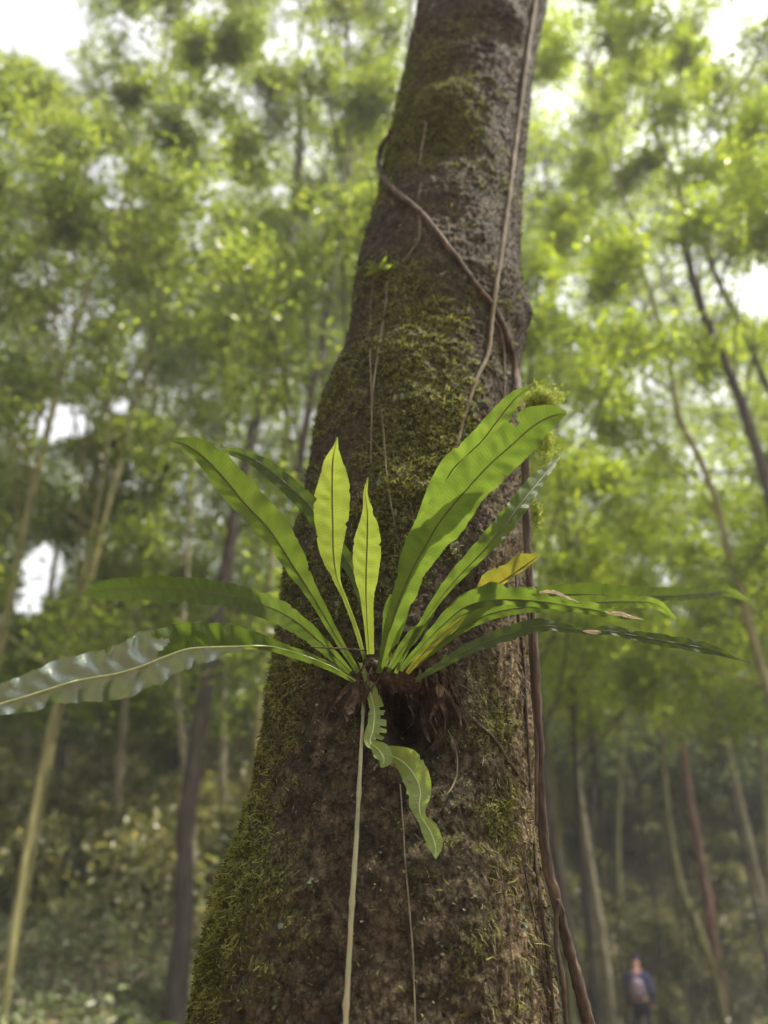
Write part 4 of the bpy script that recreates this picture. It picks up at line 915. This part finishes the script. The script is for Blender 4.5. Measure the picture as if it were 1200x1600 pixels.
# further trees whose stems are lost in the blur; the crowns fill the canopy
FILL = [(-4.6, 8.0, 'mid'), (-1.9, 13.5, 'mid'), (-1.0, 7.2, 'mid'), (-1.2, 11.0, 'mid'), (-6.4, 11.5, 'dark'), (-9.8, 16.0, 'mid'), (-5.2, 19.0, 'mid'), (-2.0, 18.0, 'yellow'), (1.0, 16.0, 'yellow'),
        (1.9, 8.2, 'yellow'), (1.9, 10.5, 'yellow'), (6.4, 10.0, 'yellow'), (3.2, 15.0, 'yellow'), (8.8, 14.5, 'yellow'), (2.4, 20.5, 'grey'), (2.6, 22.0, 'yellow'), (-3.9, 9.2, 'mid'), (5.7, 8.6, 'mid')]
BARK = {'pale': M_bark_pale, 'dark': M_bark_dark, 'red': M_bark_red, 'olive': M_bark_olive}
troots = []
def make_stem(T):
    Y = T['Y']
    P = [at_y(a, b, Y) for a, b in T['p']]
    d0 = project(P[0])[2]; d1 = project(P[-1])[2]
    g = float(ground_h(P[0][0], Y))
    W = list(np.linspace(T['w'][0] * d0, T['w'][1] * d0 * 1.1, len(P)) / FPX * 0.5)
    if P[0][2] > g + 0.1:
        nb = np.array([P[0][0] - (P[1][0] - P[0][0]) * 0.3, Y, g - 0.15]); P = [nb] + P; W = [W[0] * 1.2] + W
    else:
        P[0] = np.array([P[0][0], Y, g - 0.15])
    top = P[-1].copy(); dirn = P[-1] - P[-2]; dirn = dirn / np.linalg.norm(dirn)
    for k in range(3):
        top = top + (dirn * 0.6 + np.array([0.12 * (k - 1), 0, .6])) * 1.3; P.append(top.copy()); W.append(W[-1] * 0.55)
    Q = catmull(P, 12 * len(P)); Wq = np.maximum(catmull(np.array(W)[:, None], 12 * len(P))[:, 0], .01)
    e = empty('tree', (float(Q[0][0]), float(Q[0][1]), float(g)), T['label'], 'tree', T.get('group', 'trees of the forest behind'))
    wood = MB(); V, F, U = tube(Q, Wq, 10, 0.3, int(Y * 10)); wood.add(V, F, U)
    if T.get('limb'):
        L = catmull([at_y(a, b, Y) for a, b in T['limb']], 40)
        V, F, U = tube(L, np.linspace(.8, .4, 40) * T['w'][1] / FPX * 0.5 * d0, 8, .3, 3); wood.add(V, F, U)
    return dict(wood=wood, e=e, Q=Q, leaf=T['leaf'], bark=T['bark'], blobs=[])
for T in TREES: troots.append(make_stem(T))
for i, (x, y, lf) in enumerate(FILL):
    g = float(ground_h(x, y)); lean = random.uniform(-.06, .06)
    Pw = [np.array([x + lean * z + .15 * math.sin(z * .5 + i), y + .1 * math.sin(z * .7), g + z]) for z in (-.15, 1.5, 3.5, 6, 9, 12, 15, 19, 24)]
    Q = catmull(Pw, 70)
    side = 'left' if x < 0 else 'right'
    e = empty('tree', (float(Q[0][0]), float(Q[0][1]), g), 'slender %s tree, %s, %s of mossy trunk%s' % ({'mid': 'green leaved', 'dark': 'dark leaved', 'yellow': 'yellow green leaved', 'grey': 'grey leaved'}[lf], 'nearest' if y < 8.1 else 'fairly near' if y < 9.5 else 'midway back' if y < 12 else 'far back' if y < 17 else 'farthest back', side, ', close to it' if abs(x / y) < .16 else ', towards picture edge' if abs(x / y) > .45 else ''), 'tree', 'blurred forest trees %s of the mossy trunk' % side)
    wood = MB(); V, F, U = tube(Q, np.linspace(.06, .022, 70), 8, .3, i); wood.add(V, F, U)
    troots.append(dict(wood=wood, e=e, Q=Q, leaf=lf, bark='dark' if i % 4 else 'olive', blobs=[]))

def crown_map(px, py):
    """how thick the near foliage is in this direction"""
    if 640 < px < 800 and py > 0: return 0.0
    return 1.0
layers = [((5.0, 9.0), 66, 0.70, 560, .095), ((9.0, 15.0), 54, 1.05, 660, .12), ((15.0, 23.0), 52, 1.6, 560, .16)]
for (ya, yb), step, rad, nl, ls in layers:
    for gx in np.arange(-120, 1330, step):
        nl0 = nl
        for gy in np.arange(-150, 1010 if ya < 9 else 1120, step):
            nl = nl0; px, py = gx + random.uniform(-.5, .5) * step, gy + random.uniform(-.5, .5) * step
            if crown_map(px, py) == 0: continue
            hz = random.random()
            if ya < 9 and py > 560: 
                if random.random() < (.75 if px < 600 else .55): continue
            if ya < 9 and random.random() < (.05 if py < 450 and px > 850 else .25): continue
            Y = random.uniform(ya, yb)
            c = at_y(px, py, Y)
            if c[2] > 34: continue
            if ya < 15 and Y < 8 and 1000 < px and 350 < py < 1100 and random.random() < .8: continue
            if ya < 9 and (py < 330 or (py < 450 and px > 850)): nl = 980
            if ya > 8 and py < 420: nl = int(nl * (1.5 if px > 850 else 1.3))
            best = None; bd = 1e9
            for t in troots:
                bx, by = np.interp(c[2], t['Q'][:, 2], t['Q'][:, 0]), np.interp(c[2], t['Q'][:, 2], t['Q'][:, 1])
                dd = abs(bx - c[0]) + abs(by - Y) * 0.8 + (0 if c[2] < t['Q'][-1, 2] + 5 else 3)
                if dd < bd: bd, best = dd, t
            if bd > 7: continue
            if c[2] < float(ground_h(c[0], c[1])) + 1.0: continue
            if hole_strength(c[None])[0] > .85: continue
            if ya > 14 and c[2] > 12 and random.random() < .4: continue
            best['blobs'].append((c, rad * random.uniform(.7, 1.25), nl, ls))
nleaf = 0
for t in troots:
    P, S = [], []
    br = t['wood']
    for c, rad, nl, ls in t['blobs']:
        q = clump_points(c, rad, nl); P.append(q); S.append(np.full(len(q), ls))
        z0 = min(c[2] - 0.5, t['Q'][-1, 2] - .2); z0 = max(z0 - np.hypot(c[0] - t['Q'][0, 0], c[1] - t['Q'][0, 1]) * .35, t['Q'][0, 2] + 3.6)
        a = np.array([np.interp(z0, t['Q'][:, 2], t['Q'][:, k]) for k in range(3)])
        mid = (a + c) / 2 + np.array([random.gauss(0, .12), random.gauss(0, .12), -.1])
        if c[2] < a[2] - .3 or np.linalg.norm(c - a) > 4.5: continue
        L = catmull([a, mid, c, c + (c - mid) * .3], 9)
        V, F, U = tube(L, np.linspace(.016, .005, 9), 4, caps=False); br.add(V, F, U)
    br.build('trunk', BARK[t['bark']], t['e'])
    if not P: continue
    P = np.concatenate(P); S = np.concatenate(S)
    hsn = hole_strength(P)
    ks = rng.random(len(P)) > np.maximum(hsn, sun_gap(P))
    P, S = P[ks], S[ks]
    px, py, d = project(P)
    # keep the line of sight to the big trunk's overhang clear of near leaves
    V, F = leaves(P, S); nleaf += len(P)
    mesh_obj('crown', V, F, M_leafs[t['leaf']], t['e'], smooth=False)
print('crown leaves', nleaf)

# the far wood, one mass
def far_wood():
    P, S = [], []
    for k in range(2000):
        px, py = random.uniform(-200, 1400), random.uniform(-60, 1200)
        if k > 1500: px, py = random.uniform(-200, 1400), random.uniform(950, 1230)
        Y = random.uniform(24, 38)
        c = at_y(px, py, Y)
        if c[2] > 30: c = at_y(px, py, random.uniform(18, 24))
        if c[2] > 30 or c[2] < float(ground_h(c[0], c[1])) - 1: continue
        if hole_strength(c[None])[0] > .6: continue
        if c[2] > 14 and random.random() < .2: continue
        q = clump_points(c, random.uniform(1.6, 2.8), 420); P.append(q)
    P = np.concatenate(P); h = hole_strength(P); P = P[rng.random(len(P)) > np.maximum(h * 1.05, .6 * sun_gap(P))]
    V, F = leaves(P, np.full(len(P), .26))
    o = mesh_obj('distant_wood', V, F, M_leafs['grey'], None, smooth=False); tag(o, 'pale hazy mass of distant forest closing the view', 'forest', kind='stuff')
    print('far leaves', len(P))
far_wood()

# undergrowth: ground cover in one object, shrubs one by one
def ground_cover():
    n = 190000
    x = rng.uniform(-14, 16, n); y = 5.5 + 27 * rng.random(n) ** 1.25
    dens = sstep(-.3, .2, fbm(x * .5, y * .5, 0 * x, 3, 41))
    path = (np.abs(y - (16.6 + 2.2 * (x - 2.2) / 9)) < 1.0) & (x > 2)
    k = (rng.random(n) < .7 + .3 * dens) & ~path
    x, y = x[k], y[k]
    m = 3
    X = np.repeat(x, m) + rng.normal(size=len(x) * m) * .12; Yy = np.repeat(y, m) + rng.normal(size=len(x) * m) * .12
    hgt = .10 + .28 * sstep(-.1, .5, fbm(X * .9, Yy * .9, 0 * X, 2, 47))
    Z = ground_h(X, Yy) + np.abs(rng.normal(size=len(X))) * hgt
    P = np.stack([X, Yy, Z], -1)
    V, F = leaves(P, np.full(len(P), .11), flat=.45, aspect=.5, hang=-.1)
    o = mesh_obj('ground_cover', V, F, M_leafs['under'], None, smooth=False); tag(o, 'low leafy undergrowth covering the forest slopes', 'undergrowth', kind='stuff')
    # taller tangle climbing the banks behind
    P = []
    for q in range(1500):
        x = random.uniform(-14, 18); y = random.uniform(11, 36)
        if x > 1 and y < 19.8: continue
        g = float(ground_h(x, y)); h_ = random.uniform(.3, 2.6 if x > 0 else 1.3)
        P.append(clump_points(np.array([x, y, g + h_]), random.uniform(.5, 1.1), 150))
    P = np.concatenate(P); P[:, 2] = np.maximum(P[:, 2], ground_h(P[:, 0], P[:, 1]) + .02)
    V, F = leaves(P, np.full(len(P), .19), hang=.4)
    o = mesh_obj('bank_thicket', V, F, M_leafs['thicket'], None, smooth=False); tag(o, 'dark tangled thicket hanging over the banks behind the walker', 'thicket', kind='stuff')
    # brown fallen leaves
    n = 14000
    x = rng.uniform(-13, 15, n); y = 5.5 + 27 * rng.random(n) ** 0.8
    P = np.stack([x, y, ground_h(x, y) + .02], -1)
    V, F = leaves(P, np.full(n, .10), flat=.25, aspect=.5, hang=0)
    lm = leaf_mat('fallen leaf', [(.14, .08, .06), (.22, .14, .10), (.30, .20, .16), (.20, .10, .09)], .1, .7)
    o = mesh_obj('fallen_leaves', V, F, lm, None, smooth=False); tag(o, 'brown fallen leaves strewn over the slopes', 'leaf litter', kind='stuff')
ground_cover()

SHR = []   # px, py, Y, radius, leaf kind
for k in range(44):
    px = random.choice([random.uniform(-40, 400), random.uniform(860, 1240)]); py = random.uniform(1080, 1420)
    SHR.append((px, py, None, random.uniform(.35, .8), random.choice(['under', 'under', 'grey', 'dark'])))
def shrub(i, c, rad, kind, label, group, ls=.10, nb=4):
    g = float(ground_h(c[0], c[1]))
    e = empty('shrub', (float(c[0]), float(c[1]), g), label, 'shrub', group)
    mb = MB(); P = []
    for k in range(nb):
        t = c + np.array([random.gauss(0, rad * .5), random.gauss(0, rad * .5), random.uniform(-.3, .4) * rad])
        fk = max(g + .25, c[2] - rad * 1.1)
        L = catmull([np.array([c[0], c[1], g - .05]), np.array([c[0] + .06, c[1], (g + fk) / 2]), np.array([c[0], c[1], fk]), np.array([c[0] * .6 + t[0] * .4, c[1] * .6 + t[1] * .4, fk * .4 + t[2] * .6]), t], 22)
        if k and c[2] - g > 3: L = L[14:]
        V, F, U = tube(L, np.linspace(.022 if c[2] - g > 3 else .018, .007, len(L)), 5); mb.add(V, F, U)
        P.append(clump_points(t, rad * .6, 130))
    P = np.concatenate(P); P[:, 2] = np.maximum(P[:, 2], ground_h(P[:, 0], P[:, 1]) + .03)
    V, F = leaves(P, np.full(len(P), ls))
    mesh_obj('foliage', V, F, M_leafs[kind], e, smooth=False)
    mb.build('stems', M_bark_dark, e)
for i, (px, py, Y, rad, kind) in enumerate(SHR):
    # walk along the ray until just above the slope
    r = ray(px, py); r = r / r[1]; Yy = 6.5
    while Yy < 34:
        P = EYE + r * Yy
        if P[2] < float(ground_h(P[0], P[1])) + rad * .9: break
        Yy += .3
    if Yy >= 33 or Yy < 8: continue
    if 945 < px < 1060 and py > 1400: continue
    side = 'left' if px < 600 else 'right'
    tone = {'under': 'pale grey green', 'grey': 'silvery green', 'dark': 'dark green'}[kind]
    place = ('at picture edge' if px < 120 or px > 1100 else 'nearest the trunk' if 280 < px < 980 else 'midway out')
    row = 'front' if Yy < (13 if px < 600 else 24) else 'back'
    lb = '%s %s shrub, %s of %s slope, %s' % ('large' if rad > .6 else 'small', tone, row, side, place)
    shrub(i, EYE + r * Yy, rad, kind, lb, 'shrubs on the %s slope' % side)
# sunlit yellow green bushes at mid right
for i, (px, py, Y, rad, lab) in enumerate([(905, 700, 14, 1.3, 'bright yellow green treelet crown just right of the widest frond tip'), (880, 860, 12, 1.1, 'bright bush behind the right frond bases, against the trunk edge'),
        (1040, 790, 15, 1.5, 'bright yellow green bush between the two crooked trunks'), (960, 880, 13, 1.2, 'bright bush just above the level right frond'), (1160, 800, 13, 1.3, 'bright bush at the right edge beyond the bent trunk'),
        (1190, 640, 14, 1.2, 'highest bright bush at the right edge'), (1060, 900, 12, 1.0, 'bright bush behind the far tip of the level right frond'), (1180, 930, 14, 1.2, 'bright bush low at the right edge beside the brown trunk'),
        (900, 1010, 14, .9, 'green bush below the right frond bases against the trunk edge'), (1010, 1050, 15, 1.1, 'green bush under the lowest dark frond tip'), (1120, 1060, 16, 1.1, 'green bush at right below the frond tips')]):
    c = at_y(px, py, Y)
    shrub(100 + i, c, rad, 'yellow', lab, 'sunlit bushes on the right', .11, 7)

# bright young leaves poking up in the lower left corner, close by
def seedling(px, py, Y, k, label):
    top = at_y(px, py, Y); g = float(ground_h(top[0], Y))
    e = empty('seedling', (float(top[0]), Y, g), label, 'plant', 'seedlings in the lower left corner')
    L = catmull([np.array([top[0], Y, g - .03]), np.array([top[0] + .03, Y, (g + top[2]) / 2]), top - np.array([0, 0, .12])], 20)
    V, F, U = tube(L, np.linspace(.009, .004, 20), 6); mesh_obj('stem', V, F, M_bark_olive, e, uv=U)
    for j in range(k):
        a = j * 2.4 + px; b = L[-1] - np.array([0, 0, .03 * j]); d = np.array([math.cos(a), math.sin(a) * .6, .75 - .1 * j]); d /= np.linalg.norm(d)
        s = np.cross(d, [0, -.8, .6]); s /= np.linalg.norm(s); nn = np.cross(s, d)
        t = np.linspace(0, 1, 12); Ln = .17
        C = b + d * (t * Ln)[:, None] - np.array([0, 0, 1]) * (t ** 2 * .04)[:, None]; wd = .028 * np.sin(np.pi * t ** .8)
        VV = np.stack([C - s * wd[:, None] + nn * (wd * .3)[:, None], C, C + s * wd[:, None] + nn * (wd * .3)[:, None]], 1).reshape(-1, 3)
        ii, jj = np.meshgrid(np.arange(11), np.arange(2), indexing='ij')
        FF = np.stack([ii * 3 + jj, ii * 3 + jj + 1, (ii + 1) * 3 + jj + 1, (ii + 1) * 3 + jj], -1).reshape(-1, 4)
        mesh_obj('leaf', VV, FF, M_fr_light, e, uv=np.zeros((len(VV), 2)))
seedling(232, 1568, 3.2, 5, 'bright green seedling leaf tip at the bottom edge left of the trunk')
seedling(70, 1592, 3.4, 6, 'bright green seedling at the bottom left corner')

# ------------------------------------------------------------------ the walker
def skin_body(name, verts, edges, radii, root, mat, parent=None, sub=2):
    me = bpy.data.meshes.new(name + '_src'); me.from_pydata(verts, edges, []); o = bpy.data.objects.new(name + '_src', me); sc.collection.objects.link(o)
    sk = o.modifiers.new('s', 'SKIN'); ss = o.modifiers.new('u', 'SUBSURF'); ss.levels = sub; ss.render_levels = sub
    for i, r in enumerate(radii):
        v = me.skin_vertices[0].data[i]; v.radius = r if isinstance(r, tuple) else (r, r); v.use_root = (i == root)
    dg = bpy.context.evaluated_depsgraph_get(); dg.update()
    nm = bpy.data.meshes.new_from_object(o.evaluated_get(dg)); nm.name = name
    bpy.data.objects.remove(o); bpy.data.meshes.remove(me)
    nm.materials.clear(); nm.materials.append(mat)
    for p in nm.polygons: p.use_smooth = True
    q = bpy.data.objects.new(name, nm); sc.collection.objects.link(q)
    if parent: q.parent = parent
    return q
def walker():
    Y = 18.3; X = float(at_y(1000, 1560, Y)[0]); g = float(ground_h(X, Y)) + .03
    skin, cloth, trou, cap_, pack = [bark_mat(*a) for a in (('skin', (.45, .25, .18), (.5, .28, .2), None, 8, .001), ('blue purple shirt', (.035, .035, .085), (.075, .065, .16), None, 12, .003, 1), ('dark trousers', (.012, .012, .018), (.02, .02, .03), None, 12, .003, 1),
             ('purple cap', (.09, .07, .17), (.12, .09, .2), None, 12, .001, 1), ('grey pink backpack', (.16, .12, .14), (.32, .25, .29), None, 5, .003, 1))]
    e = bpy.data.objects.new('person', None)
    verts = [(0, 0, .95), (0, 0, 1.12), (0, -.01, 1.32), (0, 0, 1.46), (0, .01, 1.53), (0, .03, 1.60), (0, .04, 1.72),
             (-.10, 0, .90), (-.11, .10, .50), (-.11, .02, .09), (-.11, .18, .04), (.10, 0, .90), (.11, -.06, .49), (.11, -.24, .13), (.11, -.12, .05),
             (-.19, 0, 1.42), (-.25, -.02, 1.14), (-.24, .10, .90), (-.24, .14, .82), (.19, 0, 1.42), (.25, .04, 1.14), (.24, .16, .93), (.24, .2, .85)]
    edges = [(0, 1), (1, 2), (2, 3), (3, 4), (4, 5), (5, 6), (0, 7), (7, 8), (8, 9), (9, 10), (0, 11), (11, 12), (12, 13), (13, 14), (3, 15), (15, 16), (16, 17), (17, 18), (3, 19), (19, 20), (20, 21), (21, 22)]
    rad = [(.15, .11), (.14, .10), (.165, .11), (.10, .08), .055, (.075, .09), (.07, .085), .085, .058, .04, .035, .085, .058, .04, .035, .06, .045, .035, .03, .06, .045, .035, .03]
    body = skin_body('person', verts, edges, rad, 0, skin)
    body.location = (X, Y, g); body.rotation_euler = (0, 0, R(-22))
    tag(body, 'person in blue purple shirt and cap walking away with a pale backpack', 'person')
    up = [0, 1, 2, 3]; 
    s = skin_body('shirt', [verts[i] for i in (0, 1, 2, 3, 15, 16, 17, 19, 20, 21)], [(0, 1), (1, 2), (2, 3), (3, 4), (4, 5), (5, 6), (3, 7), (7, 8), (8, 9)], [(.165, .125), (.155, .12), (.18, .125), (.105, .09), .075, .06, .048, .075, .06, .048], 0, cloth, body)
    t = skin_body('trousers', [verts[i] for i in (0, 7, 8, 9, 11, 12, 13)], [(0, 1), (1, 2), (2, 3), (0, 4), (4, 5), (5, 6)], [(.16, .12), .10, .072, .06, .10, .072, .06], 0, trou, body)
    c = skin_body('cap', [(0, .035, 1.72), (0, .04, 1.78), (0, .16, 1.70)], [(0, 1), (0, 2)], [(.085, .1), (.07, .08), (.07, .012)], 0, cap_, body)
    b = skin_body('backpack', [(0, -.19, 1.04), (0, -.20, 1.22), (0, -.18, 1.40)], [(0, 1), (1, 2)], [(.14, .08), (.15, .10), (.12, .07)], 0, pack, body)
walker()

# ------------------------------------------------------------------ damp forest air
def haze():
    me = bpy.data.meshes.new('haze'); bm = bmesh.new(); bmesh.ops.create_cube(bm, size=1.0)
    x0, x1, y0, y1, z0, z1 = -99, 99, -64, 114, -4, 62
    for v in bm.verts: v.co = (x0 if v.co.x < 0 else x1, y0 if v.co.y < 0 else y1, z0 if v.co.z < 0 else z1)
    bm.to_mesh(me); bm.free()
    m, n, l = newmat('haze air'); out = N(n, 'ShaderNodeOutputMaterial'); v = N(n, 'ShaderNodeVolumePrincipled')
    v.inputs['Color'].default_value = (.93, .93, 1.0, 1); v.inputs['Density'].default_value = 0.0020; v.inputs['Anisotropy'].default_value = 0.2
    l.new(v.outputs[0], out.inputs['Volume']); me.materials.append(m)
    o = bpy.data.objects.new('haze', me); sc.collection.objects.link(o); tag(o, kind='stuff')
haze()
